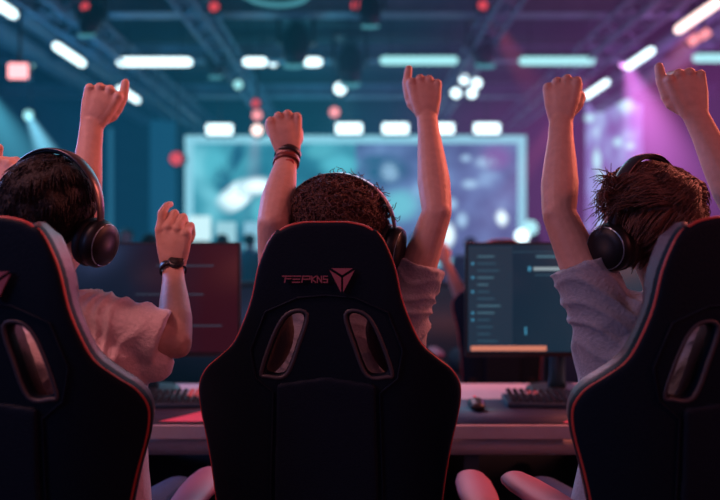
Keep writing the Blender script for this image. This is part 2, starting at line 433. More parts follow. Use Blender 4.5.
def mkhair(root, H, R, style, m, loc, s=1.0):
    """cap + strands"""
    if style == 'straight': rx, ry, rz, n, L = .096, .110, .108, 2600, .030
    if style == 'flick': rx, ry, rz, n, L = .095, .108, .104, 3600, .055
    if style == 'curly': rx, ry, rz, n, L = .118, .112, .100, 1900, .028
    if style == 'crowd': rx, ry, rz, n, L = .09, .108, .105, 0, 0
    off = Vector((0, -.012, .018))
    def surf(d, k=1):
        nn = noise.noise(d*3.2+Vector((3, 1, 2)))*.008 if style != 'curly' else noise.noise(d*5)*.010
        if d.z < 0: 
            q = 1-.22*min(1, (-d.z))**1.5
        else: q = 1
        if style == 'curly' : q *= 1
        return Vector((d.x*(rx+nn)*q, d.y*(ry+nn), d.z*(rz+nn)))*k
    def inside(d):  # hair region
        if d.z < -.80: return False
        if d.y > .25 and d.z < .38+.25*d.y-.1: return False
        if d.y > -.12 and d.z < -.35: return False
        return True
    mb = MB(); nu, nv = 56, 36; idx = {}; 
    def dirv(i, j):
        th = PI*(j+.5)/nv; a = 2*PI*i/nu
        return Vector((math.sin(th)*math.cos(a), math.sin(th)*math.sin(a), math.cos(th)))
    fs = []
    vs = []
    for j in range(nv):
        for i in range(nu):
            d = dirv(i, j); k = .985+.03*noise.noise(d*14)
            p = surf(d, k)+off
            vs.append(H-loc+R @ (p*s))
    for j in range(nv-1):
        for i in range(nu):
            if inside(dirv(i, j)) and inside(dirv(i, j+1)):
                fs.append((j*nu+i, (j+1)*nu+i, (j+1)*nu+(i+1) % nu, j*nu+(i+1) % nu))
    fs.append(tuple(range(nu)))
    mb.add(vs, fs)
    cnt = 0
    while cnt < n:
        d = Vector((random.gauss(0, 1), random.gauss(0, 1), random.gauss(0, 1))).normalized()
        if not inside(d): continue
        cnt += 1
        p = surf(d, .97)+off; nrm = Vector((d.x/rx, d.y/ry, d.z/rz)).normalized()
        if style == 'straight':
            flow = Vector((d.x*.35, -.3-d.y*.2, -1)) if d.z < .9 else Vector((random.uniform(-1, 1), random.uniform(-1, .6), -.1))
            flow = (flow-nrm*flow.dot(nrm)); flow = flow.normalized() if flow.length > .01 else Vector((1, 0, 0))
            pts = []; q = p.copy(); ll = L*random.uniform(.6, 1.2)
            for k in range(4):
                pts.append(q.copy()); q = q+flow*ll/3+nrm*(.0006*(1-k))
                flow = (flow+Vector((random.uniform(-.12, .12),)*3)).normalized()
            w = .0022
        elif style == 'flick':
            cl = noise.noise(d*4+Vector((9, 9, 9)))
            flow = Vector((-1.1-1.2*max(0, d.z)+cl, -.1+.4*cl, -.35-.9*max(0, -d.z+.3)))
            if d.x < -.2 and d.z > .15: flow = Vector((-1, .1, .35+cl*.6))
            if d.x > .3 and d.z > -.1: flow = Vector((.9, -.1, -.25+cl*.5))
            flow = (flow-nrm*flow.dot(nrm)*.8); flow = flow.normalized() if flow.length > .01 else Vector((1, 0, 0))
            ll = L*random.uniform(.5, 1.15)*(1.6 if (d.x < -.4 and d.z > .1) else 1)
            pts = []; q = p.copy()
            for k in range(5):
                pts.append(q.copy()); q = q+flow*ll/4+nrm*(.0045*(1.6-k)); flow = (flow+Vector((0, 0, -.10 if not (d.x < -.3 and d.z > .1) else -.20))+Vector([random.uniform(-.1, .1) for _ in range(3)])).normalized()
            w = .0021
        else:
            t1 = nrm.orthogonal().normalized(); t2 = nrm.cross(t1); a0 = random.uniform(0, 6.28); rr = random.uniform(.005, .013)
            big = random.random() < (.16 if d.x > .1 else .04) and d.z > .3
            ll = L*random.uniform(.5, 1.0)*(1.5 if big else 1); pts = []; q0 = p
            drift = t1*math.cos(a0)*.5+t2*math.sin(a0)*.5
            turns = random.uniform(1.0, 1.8)*2*PI
            for k in range(9):
                u = k/8
                pts.append(q0+(nrm*(.7 if not big else 1)+drift)*(ll*u)+(t1*math.cos(a0+turns*u)+t2*math.sin(a0+turns*u))*rr*min(1, u*3))
            w = .0025
        W3 = [H-loc+R @ (q*s) for q in pts]
        mb.tube(W3, [w*(1-.75*k/(len(W3)-1)) for k in range(len(W3))], n=4, cap='flat')
    return mb.build('hair', m, root)

def person(label, root_loc, H, Rh, arms, tee, legs, hair, hairm, group=None, voxel=.0032, skin='skin', sleeve=.55, lean=0, hw=.2, hands=True, shadow=None):
    X, Y = root_loc
    root = thing('person', label, 'person', (X, Y, 0), 0, group); loc = Vector((X, Y, 0))
    sh = [a['S'] for a in arms]
    mid = (sh[0]+sh[1])/2
    mb = MB()
    head_parts(mb, H-loc, Rh)
    nb = mid-loc+Vector((0, -.005, .035)); hb = H-loc+Rh @ Vector((0, -.022, -.06))
    mb.tube([nb-Vector((0, 0, .06)), nb, (nb+hb)/2, hb], [(.075, .06), (.062, .055), (.053, .053), (.055, .056)], side=(1, 0, 0), n=20)
    # trunk
    tr = [(.56, .150, .11, 0), (.66, .145, .105, 0), (.80, .135, .10, .0), (.95, .15, .11, 0), (1.08, .165, .11, 0), (mid.z-.02, .15, .075, 0), (mid.z+.03, .09, .055, 0)]
    def tp(z):
        u = (z-.56)/(mid.z-.56); return Vector((X*(1-u)+mid.x*u-X, (Y*(1-u)+mid.y*u)-Y, z))
    mb.tube([tp(t[0]) for t in tr], [(t[1], t[2]) for t in tr], side=(1, 0, 0), n=28)
    for a in arms:
        S, E, W = a['S']-loc, a['E']-loc, a['W']-loc
        U = (a['tip']-a['W']).normalized(); N = a['N']
        sw = U.cross((N-U*N.dot(U)).normalized())
        arm_tube(mb, S, E, W, sw, a.get('k', 1))
        mb.tube([mid-loc+Vector((0, 0, .0)), S], [(.06, .05), (.055, .05)], n=14)
        hand_parts(mb, W, U, N, a['right'], a.get('thumb', 'up'), a.get('mcp', 78), sc=a.get('sc', 1.0), curls=a.get('curls'), pips=a.get('pips'))
    body = remesh(mb.mesh(), voxel, 3, .45)
    ob = link('body', body, M[skin], root)
    for q in (1, -1):
        e = MB(); e.ell(H-loc+Rh @ Vector((q*.030, .0735, .004)), (.0125, .0125, .0105), nu=12, nv=8); eo = e.build('eye', M['eye'], root); e = MB(); e.ell(H-loc+Rh @ Vector((q*.030, .0825, .004)), (.0056, .0045, .0056), nu=12, nv=8); e.build('iris', M['hair_black'], eo)
    # shirt
    sb = MB()
    tw = [(.60, hw+.004, .145), (.68, hw-.002, .14), (.80, hw-.012, .13), (.95, hw-.014, .135), (1.07, hw-.008, .135), (mid.z-.04, .185, .11), (mid.z+.015, .135, .085), (mid.z+.05, .078, .066)]
    sb.tube([tp(t[0]) for t in tw], [(t[1], t[2]) for t in tw], side=(1, 0, 0), n=40, cap='flat')
    for a in arms:
        S, E = a['S']-loc, a['E']-loc; f = a.get('sleeve', sleeve); up = E-S; k = a.get('sk', 1)
        sb.tube([S-up.normalized()*.03+(mid-loc-S)*.25, S, S+up*f*.5, S+up*f], [.068*k, .070*k, .068*k, .070*k], n=24, cap='flat')
        if a.get('drape') is not None:
            dr = a['drape']
            sb.tube([S+up*.15+dr*.3, S+up*(f-.05)+dr], [.05, .045], n=16)
        sb.tube([mid-loc+Vector((0, 0, -.01)), S], [(.085, .07), (.068, .068)], n=20)
        # armpit web
        sb.tube([S-Vector((0, 0, .03)), tp(1.02)+Vector(((S.x-mid.x+X)*.75, 0, 0))], [.07, .09], n=18)
    sm = remesh(sb.mesh(), .0055, 5, .5)
    sm2 = sm
    a_ = co(sm2); nrm = np.empty(len(sm2.vertices)*3, 'f'); sm2.vertices.foreach_get('normal', nrm); nrm = nrm.reshape(-1, 3)
    S0 = [a['S']-loc for a in arms]; ups = [(a['E']-a['S']).normalized() for a in arms]
    for i in range(len(a_)):
        v = Vector(a_[i])
        # folds radiate from the shoulder joints
        k = 0 if (v-S0[0]).length < (v-S0[1]).length else 1
        r = (v-S0[k]); l = r.length
        w = min(1, max(0, 1-l/.26))
        along = r.dot(ups[k]); 
        warp = noise.noise(v*7)*2.2
        f1 = math.sin(along*70+warp*3.2+math.atan2(r.y, r.x)*1.6)
        f1 = (1-abs(f1))**1.6
        f2 = 1-abs(noise.noise(Vector((v.x*9, v.y*9, v.z*4.5))*1.0+Vector((k*5, 0, 1))))*2.4
        a_[i] += nrm[i]*(w*f1*.011+ (1-w*.6)*f2*.007-.006)
    setco(sm2, a_)
    tshirt = link('t_shirt', sm2, M[tee], root)
    # trousers
    tb = MB()
    hip = Vector((0, 0, .58))
    tb.tube([(-.09, .0, .585), (.09, .0, .585)], [.115, .115], n=24)
    for q in (1, -1):
        kx = q*.14
        tb.tube([(q*.09, .03, .585), (q*.12, .22, .59), (kx, .43, .575)], [.092, .082, .066], n=20)
        tb.tube([(kx, .43, .575), (kx, .45, .40), (kx, .46, .12)], [.064, .060, .050], n=20)
    tm = remesh(tb.mesh(), .010, 4)
    link('trousers', tm, M[legs], root)
    for q in (1, -1):
        s_ = MB(); s_.tube([(q*.14, .43, .055), (q*.14, .50, .055), (q*.145, .60, .042), (q*.145, .65, .035)], [(.038, .05), (.042, .045), (.046, .034), (.038, .025)], side=(1, 0, 0), n=16)
        s_.tube([(q*.14, .46, .06), (q*.14, .46, .13)], .038)
        sh_ = link('shoe', remesh(s_.mesh(), .007, 2), M['shoe'], root)
    mkhair(root, H, Rh, hair, M[hairm], loc)
    return root

def rot(yaw=0, pitch=0, roll=0):
    return Matrix.Rotation(math.radians(yaw), 3, 'Z') @ Matrix.Rotation(math.radians(pitch), 3, 'X') @ Matrix.Rotation(math.radians(roll), 3, 'Y')

def headphones(label, H, R, a=.108, drop=-.035, fwd=0.0, cr=.043, bh=.142):
    root = thing('headphones', label, 'headphones', tuple(H), 0); 
    P = lambda x, y, z: R @ Vector((x, y+fwd, z))
    pts = []
    for k in range(33):
        t = PI*k/32
        pts.append(P(a*math.cos(t), -.005, .0+bh*math.sin(t)+drop*.2))
    b = MB(); b.tube(pts, [(.011+.006*math.sin(PI*k/32), .0035) for k in range(33)], side=R @ Vector((0, 1, 0)), n=12); b.build('headband', M['hp_band'], root)
    b = MB(); b.tube([p*.965 for p in pts[8:25]], [(.013, .005)]*17, side=R @ Vector((0, 1, 0)), n=12); b.build('headband_padding', M['cush'], root)
    for q in (1, -1):
        y = MB()
        for s in (1, -1):
            y.tube([P(q*a, 0, 0), P(q*(a+.004), s*.022, drop*.4), P(q*(a+.004), s*.040, drop)], .0035, n=8)
        y.build('yoke', M['hp'], root)
        c = MB(); c.lathe([(0, -.012), (cr*.72, -.012), (cr*.95, -.006), (cr, .004), (cr*.9, .014), (0, .014)], P(q*(a-.022), 0, drop), 'X', R=R @ (Matrix.Scale(q, 3))); c.build('ear_cushion', M['cush'], root)
        c = MB(); c.lathe([(0, -.01), (cr*.95, -.01), (cr*.97, .006), (cr*.86, .018), (cr*.5, .023), (0, .024)], P(q*(a), 0, drop), 'X', R=R @ (Matrix.Scale(q, 3))); cup = c.build('ear_cup', M['hp'], root)
        c = MB(); c.loop([P(q*(a+.017), cr*.84*math.cos(t*PI/16), drop+cr*.84*math.sin(t*PI/16)) for t in range(32)], .0016, n=6); c.build('cup_ring', M['ring'], cup)
    return root

# left player
HL = at(53, 213, 1.375); RL = rot(-14, 4, 12)
W_lr = at(173, 268, 1.56); tip_lr = at(173, 200, 1.56)
person('person in pale pink t-shirt with smooth dark hair, right arm bent beside the monitor', (XL, D_S+.27), HL, RL, [
    dict(S=at(100, 322, 1.385), k=.93, E=at(176, 343, 1.40), W=W_lr, tip=tip_lr, N=V(-.15, -1, .05), right=True, thumb='side', curls=(12, 42, 48, 56), pips=(38, 100, 100, 95), sleeve=.84, drape=V(-.01, 0, -.055), sk=1.0, sc=1.1),
    dict(S=at(5, 325, 1.385), E=at(80, 236, 1.55), W=at(92, 124, 1.58), tip=at(107, 84, 1.58), N=V(.3, -1, 0), right=False, thumb='up', mcp=92, sc=1.06)],
    'tee_pink', 'jeans', 'straight', 'hair_black', hw=.215)
headphones('black headphones with lit steel band on the smooth dark hair', HL+RL @ V(0, 0, .012), RL, a=.124, drop=-.055, cr=.054, bh=.138)
# centre player
HC = at(338, 228, 1.56); RC = rot(-20, 4, 11)
person('person with curly auburn hair and grey t-shirt, both fists raised, in the middle chair', (XC, D_C+.27), HC, RC, [
    dict(S=at(403, 312, 1.57), E=at(437, 212, 1.54), W=at(427, 116, 1.66), tip=at(424, 76, 1.66), N=V(.05, -1, -.05), right=True, thumb='up', mcp=86, sc=1.08, sleeve=.50, k=.98),
    dict(S=at(281, 314, 1.57), E=at(273, 224, 1.47), W=at(288, 154, 1.66), tip=at(283, 112, 1.66), N=V(.35, -1, 0), right=False, thumb='wrap', mcp=90, sc=1.14, sleeve=.36, sk=.92)],
    'tee_grey', 'darkpants', 'curly', 'hair_curly', hw=.19)
headphones('black headphones on the curly auburn hair', HC+RC @ V(0, 0, .004), RC, a=.150, drop=-.030, cr=.060, bh=.136)
# right player
HR = at(645, 219, 1.40); RR = rot(32, 4, -8)
person('person with swept brown hair and blue-grey t-shirt, left fist raised beside the lit monitor', (XR, D_S+.27), HR, RR, [
    dict(S=at(603, 318, 1.385), E=at(559, 214, 1.42), W=at(561, 120, 1.52), tip=at(562, 84, 1.52), N=V(-.5, -1, 0), right=False, thumb='wrap', mcp=88, sc=1.06, sleeve=.52, sk=1.08),
    dict(S=at(748, 322, 1.385), E=at(748, 222, 1.42), W=at(695, 114, 1.46), tip=at(684, 74, 1.46), N=V(-.1, -1, 0), right=True, thumb='long', mcp=80, sc=1.08, sleeve=.52)],
    'tee_blue', 'jeans', 'flick', 'hair_brown', hw=.215)
headphones('black headphones on the swept brown hair', HR+RR @ V(0, 0, .008), RR, a=.124, drop=-.055, cr=.054, bh=.145)
# neighbour beyond the left edge of the row
XN = -1.30
HN = V(-1.22, 1.62, 1.36)
person('person at the far end of the row of whom one raised fist is seen', (XN, 1.50), HN, rot(0), [
    dict(S=V(-1.13, 1.60, 1.14), E=at(-42, 285, 1.50), W=at(1, 205, 1.46), tip=at(5, 163, 1.46), N=V(-.2, -1, 0), right=True, thumb='up', mcp=80, sc=1.1),
    dict(S=V(-1.50, 1.60, 1.14), E=V(-1.62, 1.75, 1.28), W=V(-1.6, 1.85, 1.52), tip=V(-1.6, 1.86, 1.62), N=V(0, -1, 0), right=False)],
    'tee_navy', 'jeans', 'straight', 'hair_black', voxel=.005)
make_chair('black gaming chair at the far end of the row, beyond the frame edge', (XN, 1.52, 0), 0, share=1)
# wristwatch and bracelets
def band(mb, c, ax, side, ra, rb, w, th=.0025, n=40):
    ax = ax.normalized(); x = (side-ax*side.dot(ax)).normalized(); y = ax.cross(x); vs = []; fs = []
    prof = [(-w/2, 0), (-w/2, th), (w/2, th), (w/2, 0)]
    for k in range(n):
        t = 2*PI*k/n
        for (h, e) in prof:
            vs.append(c+ax*h+x*((ra+e)*math.cos(t))+y*((rb+e)*math.sin(t)))
    for k in range(n):
        k2 = (k+1) % n
        for j in range(4): fs.append((k*4+j, k2*4+j, k2*4+(j+1) % 4, k*4+(j+1) % 4))
    mb.add(vs, fs)
ax = (tip_lr-W_lr).normalized(); E_lr = at(176, 343, 1.40); fax = (W_lr-E_lr).normalized(); c = W_lr-fax*.002
w = thing('wristwatch', 'black wristwatch on the raised wrist in front of the monitor', 'watch', tuple(c))
mb = MB(); band(mb, V(0, 0, 0), fax, V(1, .15, 0), .0300, .0235, .020); mb.build('strap', M['hp'], w)
nn = (V(.25, -1, .05)-fax*V(.25, -1, .05).dot(fax)).normalized()
Rw = nn.to_track_quat('Z', 'Y').to_matrix()
mb = MB(); mb.lathe([(0, -.006), (.018, -.006), (.0195, -.001), (.0195, .005), (.0165, .007), (0, .007)], nn*.024+V(.010, 0, 0), R=Rw); mb.build('case', M['plastic'], w)
mb = MB(); mb.lathe([(0, .0068), (.0145, .0068), (.0145, .0078), (0, .0078)], nn*.024+V(.010, 0, 0), R=Rw); mb.build('dial', M['cush'], w)
Wc = at(288, 154, 1.66); Ec = at(273, 224, 1.47); fax = (Wc-Ec).normalized()
for i, (o, tl, m, lab) in enumerate(((-.004, .10, 'plastic', 'black cuff bracelet nearest the fist'), (-.036, -.08, 'redstrap', 'dark red leather wristband below the black cuff'))):
    c = Wc+fax*o
    b = thing('bracelet', lab, 'bracelet', tuple(c))
    mb = MB(); band(mb, V(0, 0, 0), (fax+V(tl, 0, 0)), V(1, -.2, 0), .0310, .0262, .017, .004); mb.build('band', M[m], b)
    mb = MB(); mb.box(V(.012, -.026, -.004), (.022, .010, .016), Matrix.Rotation(.3, 3, 'Z')); mb.build('clasp', M['trim'] if i else M['redstrap'], b, bevel=.002)

# ------------------------------------------------------------------ desk and what is on it
DZ = .75
dk = thing('gaming_desk', 'long white desk with pink-lit front edge in front of the players', 'desk', (0, 2.27, 0))
mb = MB(); mb.box((0, 0, DZ-.0225), (4.4, .62, .045)); mb.build('desktop', M['desk'], dk, bevel=.004)
mb = MB(); mb.box((0, -.26, DZ-.075), (4.3, .02, .06)); mb.build('front_rail', M['desk'], dk)
mb = MB(); mb.box((0, .18, .40), (4.2, .02, .60)); mb.build('back_panel', M['stage'], dk)
for x in (-2.0, -1.02, -.36, .36, 1.02, 2.0):
    mb = MB(); mb.box((x, .0, .3525), (.05, .5, .705)); mb.build('leg', M['stage'], dk, bevel=.003)
for x, lab in ((-.74, 'dark desk mat under the keyboard beside the pale pink t-shirt'), (.66, 'dark blue desk mat under the brightly lit monitor')):
    dm = thing('desk_mat', lab, 'desk mat', (x, 2.13, DZ)); mb = MB(); mb.box((0, 0, .002), (.98, .32, .004)); mb.build('mat', M['deskmat'], dm)
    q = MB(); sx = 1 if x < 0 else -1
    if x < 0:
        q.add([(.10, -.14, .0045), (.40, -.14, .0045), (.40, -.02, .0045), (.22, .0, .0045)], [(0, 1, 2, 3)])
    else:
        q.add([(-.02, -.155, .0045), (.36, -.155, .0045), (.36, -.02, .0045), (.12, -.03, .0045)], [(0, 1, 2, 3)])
    tag(q.build('mat_pink_reflection', M['pinkmat'], dm), 'bright pink mat corner with red light reflection painted in')  # flat patch carrying the red light reflected on the mat
def keyboard(label, x, y, rz):
    k = thing('keyboard', label, 'keyboard', (x, y, DZ+.004), rz)
    mb = MB(); mb.box((0, 0, .009), (.37, .145, .018)); mb.build('case', mat('kb', (.02, .05, .09), .4), k, bevel=.004)
    proto = None
    km = [mat('key_dark', (.02, .02, .03), .4), mat('key_pink', (.5, .12, .16), .4, emis=(1, .15, .15), es=.15)]
    for r in range(5):
        for c_ in range(15):
            if proto is None:
                q = MB(); vs = []
                for (s, z) in ((.0085, 0), (.0065, .010)): vs += [(-s, -s, z), (s, -s, z), (s, s, z), (-s, s, z)]
                q.add(vs, [(3, 2, 1, 0), (4, 5, 6, 7), (0, 1, 5, 4), (1, 2, 6, 5), (2, 3, 7, 6), (3, 0, 4, 7)])
                proto = q.mesh()
                proto2 = proto.copy(); proto.materials.append(km[0]); proto2.materials.append(km[1])
            o = bpy.data.objects.new('key', proto2 if (c_ > 10 and r > 1) or (c_ in (3, 4) and r == 3) else proto); C.objects.link(o); o.parent = k
            o.location = (-.162+c_*.0232, -.052+r*.026, .018+.003*r)
    return k
keyboard('dark keyboard with some pink-lit keys under the brightly lit monitor', .70, 2.22, math.radians(-4))
keyboard('dark keyboard in the shade under the switched-off looking monitor', -.70, 2.22, math.radians(4))
for x, lab in ((.40, 'dark mouse on the mat left of the pink-lit keyboard'), ):
    ms = thing('computer_mouse', 'dark computer mouse on the blue desk mat beside the keyboard', 'mouse', (x, 2.16, DZ+.004))
    mb = MB(); mb.tube([(0, -.04, .014), (0, 0, .019), (0, .038, .012)], [(.026, .014), (.031, .019), (.025, .012)], side=(1, 0, 0), n=20); link('mouse_body', remesh(mb.mesh(), .004, 2), M['plastic'], ms)
    mb = MB(); mb.lathe([(0, -.004), (.009, -.004), (.009, .004), (0, .004)], (0, .024, .028), 'X', 16); mb.build('scroll_wheel', M['pinkmat'], ms)

def screen_mat(name, lit):
    m = bpy.data.materials.new(name); m.use_nodes = True; nt = m.node_tree; b = nt.nodes['Principled BSDF']
    b.inputs['Base Color'].default_value = (.006, .006, .01, 1); b.inputs['Roughness'].default_value = .5; b.inputs['Specular IOR Level'].default_value = .12
    tc = nt.nodes.new('ShaderNodeTexCoord'); sp = nt.nodes.new('ShaderNodeSeparateXYZ'); nt.links.new(tc.outputs['Object'], sp.inputs[0])
    n = nt.nodes.new('ShaderNodeTexNoise'); n.inputs['Scale'].default_value = 3; nt.links.new(tc.outputs['Object'], n.inputs['Vector'])
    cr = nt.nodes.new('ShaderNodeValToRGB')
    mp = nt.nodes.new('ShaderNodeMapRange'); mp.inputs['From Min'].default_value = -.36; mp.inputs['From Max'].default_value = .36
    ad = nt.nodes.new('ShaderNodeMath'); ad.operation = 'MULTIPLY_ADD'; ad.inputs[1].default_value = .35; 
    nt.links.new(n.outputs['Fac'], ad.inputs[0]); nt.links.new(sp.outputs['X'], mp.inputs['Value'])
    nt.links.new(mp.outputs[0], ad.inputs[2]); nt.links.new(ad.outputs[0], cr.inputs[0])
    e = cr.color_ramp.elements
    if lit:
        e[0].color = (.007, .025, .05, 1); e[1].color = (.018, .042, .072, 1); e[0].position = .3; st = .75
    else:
        e[0].color = (.005, .012, .028, 1); e[1].color = (.030, .004, .010, 1); e[0].position = .55; e[1].position = 1.15; st = .9  # red glare painted into the emission, stronger to the right
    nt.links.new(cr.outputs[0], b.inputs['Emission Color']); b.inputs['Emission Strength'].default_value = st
    return m
ui = {k: mat('ui_'+k, (.01, .01, .01), .4, emis=c_, es=1) for k, c_ in dict(dim=(.02, .07, .11), mid=(.05, .13, .18), lite=(.28, .36, .4), orange=(.62, .20, .13), cyan=(.05, .28, .45), panel=(.008, .028, .05), faint=(.03, .05, .08)).items()}
def monitor(label, x, lit):
    r = thing('monitor', label, 'monitor', (x, 2.40, DZ))
    z0 = .14; W, Hh = .74, .44
    mb = MB(); mb.box((0, .012, z0+Hh/2), (W, .025, Hh)); mb.box((0, .035, z0+Hh/2), (W*.6, .03, Hh*.6)); mb.build('bezel', M['plastic'], r, bevel=.003)
    s = MB(); s.box((0, -.0015, .005), (W-.018, .003, Hh-.028))
    so = s.build('screen', screen_mat('scr', lit), r); so.location = (0, 0, z0+Hh/2)
    def bar(cx, cz, w, h, m, n='screen_text'):
        q = MB(); q.box((0, -.0035-(.001 if m != 'panel' else 0), 0), (w, .001, h)); o = q.build(n, ui[m], so, smooth=False); o.location = (cx, 0, cz)
    if lit:
        bar(-.275, .005, .17, .40, 'panel', 'side_panel')
        for i in range(13):
            wd = random.uniform(.035, .09); bar(-.325+wd/2, .165-i*.027, wd, .006, random.choice(['dim', 'mid', 'dim']))
            if i in (1, 3, 5, 8, 9): bar(-.343, .165-i*.027, .008, .009, 'cyan', 'menu_icon')
        bar(-.02, .183, .34, .003, 'dim'); bar(-.06, .165, .08, .010, 'mid')
        bar(.02, .118, .26, .012, 'lite', 'search_bar'); bar(-.125, .118, .010, .018, 'cyan', 'menu_icon')
        bar(-.02, .094, .17, .004, 'dim')
        bar(-.14, -.12, .006, .03, 'cyan', 'menu_icon')
        bar(-.205, -.187, .29, .019, 'orange', 'task_bar')
    else:
        for cx, cz, wd in ((.16, .13, .22), (.10, .02, .26), (-.05, -.06, .3), (.2, -.1, .2)): bar(cx, cz, wd, .004, 'faint')
    st = MB(); R = Matrix.Rotation(.25, 3, 'Y')
    st.tube([(0, .05, z0+.14), (-.0, .06, .06), (-.0, .06, .012)], [(.032, .012), (.032, .012), (.038, .014)], side=(1, 0, 0), n=14); st.build('stand_neck', mat('neck', (.04, .12, .16), .3, .7), r)
    st = MB(); st.lathe([(0, 0), (.12, 0), (.12, .007), (.10, .011), (0, .012)], (0, .05, 0)); st.build('stand_foot', M['plastic'], r)
    return r
monitor('lit monitor with menu list and orange bar', .775, True)
monitor('dark monitor with dull red glare painted into its screen', -.83, False)

# ------------------------------------------------------------------ hall
HW, YB, CE = 7.2, 16.5, 4.75
struct('floor', MB().box((0, 7.75, -.05), (HW*2, 19.5, .1)), M['floor'])
struct('ceiling', MB().box((0, 7.75, CE+.05), (HW*2, 19.5, .1)), M['ceil'])
struct('wall_left', MB().box((-HW-.05, 7.75, CE/2), (.1, 19.5, CE)), M['wall'])
struct('wall_right', MB().box((HW+.05, 7.75, CE/2), (.1, 19.5, CE)), M['wall'])
struct('wall_back', MB().box((0, YB+1.05, CE/2), (HW*2, .1, CE)), M['wall'])
struct('wall_front', MB().box((0, -2.05, CE/2), (HW*2, .1, CE)), M['wall'])
# ceiling beams and trusses
def beam(name, a, b, w, h, lab, grp=None):
    a = Vector(a); b = Vector(b); t = thing(name, lab, 'beam', tuple((a+b)/2), 0, grp)
    d = b-a; along = 'x' if abs(d.x) > abs(d.y) else 'y'
    L = d.length
    mb = MB()
    for z in (-h/2, h/2): mb.box((0, 0, z), (L, w, .03) if along == 'x' else (w, L, .03))
    mb.box((0, 0, 0), (L, .03, h) if along == 'x' else (.03, L, h))
    mb.build('i_beam', M['beam'], t, smooth=False); return t
for i, y in enumerate((6.6, 8.2, 10.2, 12.6)):
    beam('cross_beam', (-HW, y, 4.5), (HW, y, 4.5), .22, .22, ['steel cross beam nearest overhead', 'second steel cross beam, above the side light strips', 'third steel cross beam, above the row of strip lights', 'steel cross beam furthest back over the stage'][i])
def truss(x, y0, y1, z, s, lab):
    t = thing('lighting_truss', lab, 'truss', (x, (y0+y1)/2, z)); L = y1-y0
    mb = MB()
    for a in (-1, 1):
        for b in (-1, 1): mb.tube([(a*s, -L/2, b*s), (a*s, L/2, b*s)], .028, n=8)
    mb.build('chord', M['beam'], t)
    mb = MB(); n = int(L/(2*s)); 
    for k in range(n):
        u = -L/2+k*L/n; u2 = u+L/n; q = 1 if k % 2 else -1
        for a in (-1, 1):
            mb.tube([(a*s, u, q*s), (a*s, u2, -q*s)], .015, n=6); mb.tube([(q*s, u, a*s), (-q*s, u2, a*s)], .015, n=6)
    mb.build('lattice', M['beam'], t); return t
truss(-3.55, 4.5, 15, 4.15, .16, 'lighting truss beside the left row of slanting light strips')
truss(-2.05, 4.5, 15, 4.3, .13, 'thin lighting truss between the left row of strips and the middle')
truss(3.45, 4.5, 15, 4.2, .16, 'purple-lit lighting truss beside the right row of slanting strips')
truss(1.75, 4.5, 15, 4.3, .13, 'thin reddish lighting truss right of the middle')
mb = MB()
for x in (-5.2, -4.6, 4.7, 5.2):
    d = thing('ceiling_duct', {-5.2: 'outermost duct along the ceiling, blue side', -4.6: 'narrow ceiling duct above the slanting strips, blue side', 4.7: 'narrow ceiling duct above the slanting strips, purple side', 5.2: 'outermost duct along the ceiling, purple side'}[x], 'duct', (x, 9.5, 4.48))
    q = MB(); q.tube([(0, -5.5, 0), (0, 5.5, 0)], .12 if abs(x) < 5 else .2, n=16); q.build('pipe', M['beam'], d)
    q = MB()
    for k in range(6): q.box((0, -5+k*2, .21), (.02, .02, .1))
    q.build('hanger', M['beam'], d)

def strip(x, y, z, L, along, m, lab, grp, r=.055):
    t = thing('strip_light', lab, 'light', (x, y, z), 0, grp)
    e = Vector((L/2, 0, 0)) if along == 'x' else Vector((0, L/2, 0))
    q = MB(); q.tube([-e, e], r, n=14); q.build('diffuser', M[m], t)
    q = MB(); q.box((0, 0, r+.02), (L, r*1.6, .04) if along == 'x' else (r*1.6, L, .04)); q.build('housing', M['fixture'], t)
    q = MB()
    for s in (-.8, .8): q.tube([e*s+V(0, 0, r+.03), e*s+V(0, 0, CE-z)], .008, n=6)
    q.build('suspension', M['fixture'], t)
Y1 = 9.0
strips = [(117, 192, 62, 'L_white', 'long white strip light left of centre'), (243, 267, 62, 'L_white', 'short white strip light near the middle, beside the round lamp'),
          (286, 322, 62, 'L_white', 'medium white strip light near the middle'), (380, 458, 60.5, 'L_teal', 'long pale teal strip light above the raised fist in the middle'),
          (519, 595, 61, 'L_teal', 'long pale teal strip light right of centre'), (693, 760, 58, 'L_teal', 'pale teal strip light cut by the right edge')]
for a, b, y, m, lab in strips:
    p = at((a+b)/2, y, Y1); strip(p.x, Y1, p.z, (b-a-8)*Y1/F, 'x', m, lab, None, .060)
for (x, y0, y1, m, lab) in ((-4.0, 6.45, 7.25, 'L_white', 'slanting white strip light at the upper left corner'), (-4.05, 8.3, 9.15, 'L_white', 'second slanting white strip from the left corner'), (-4.05, 10.5, 11.4, 'L_white', 'slanting white strip light just right of the raised fist at left'),
                         (3.93, 6.85, 7.75, 'L_warm', 'slanting warm white strip at the upper right corner'), (3.98, 8.5, 9.3, 'L_white', 'slanting white strip with violet glow, right side'), (4.0, 10.1, 11.1, 'L_white', 'furthest slanting white strip on the right side')):
    strip(x, (y0+y1)/2, 4.02, y1-y0-.1, 'y', m, lab, None, .055)
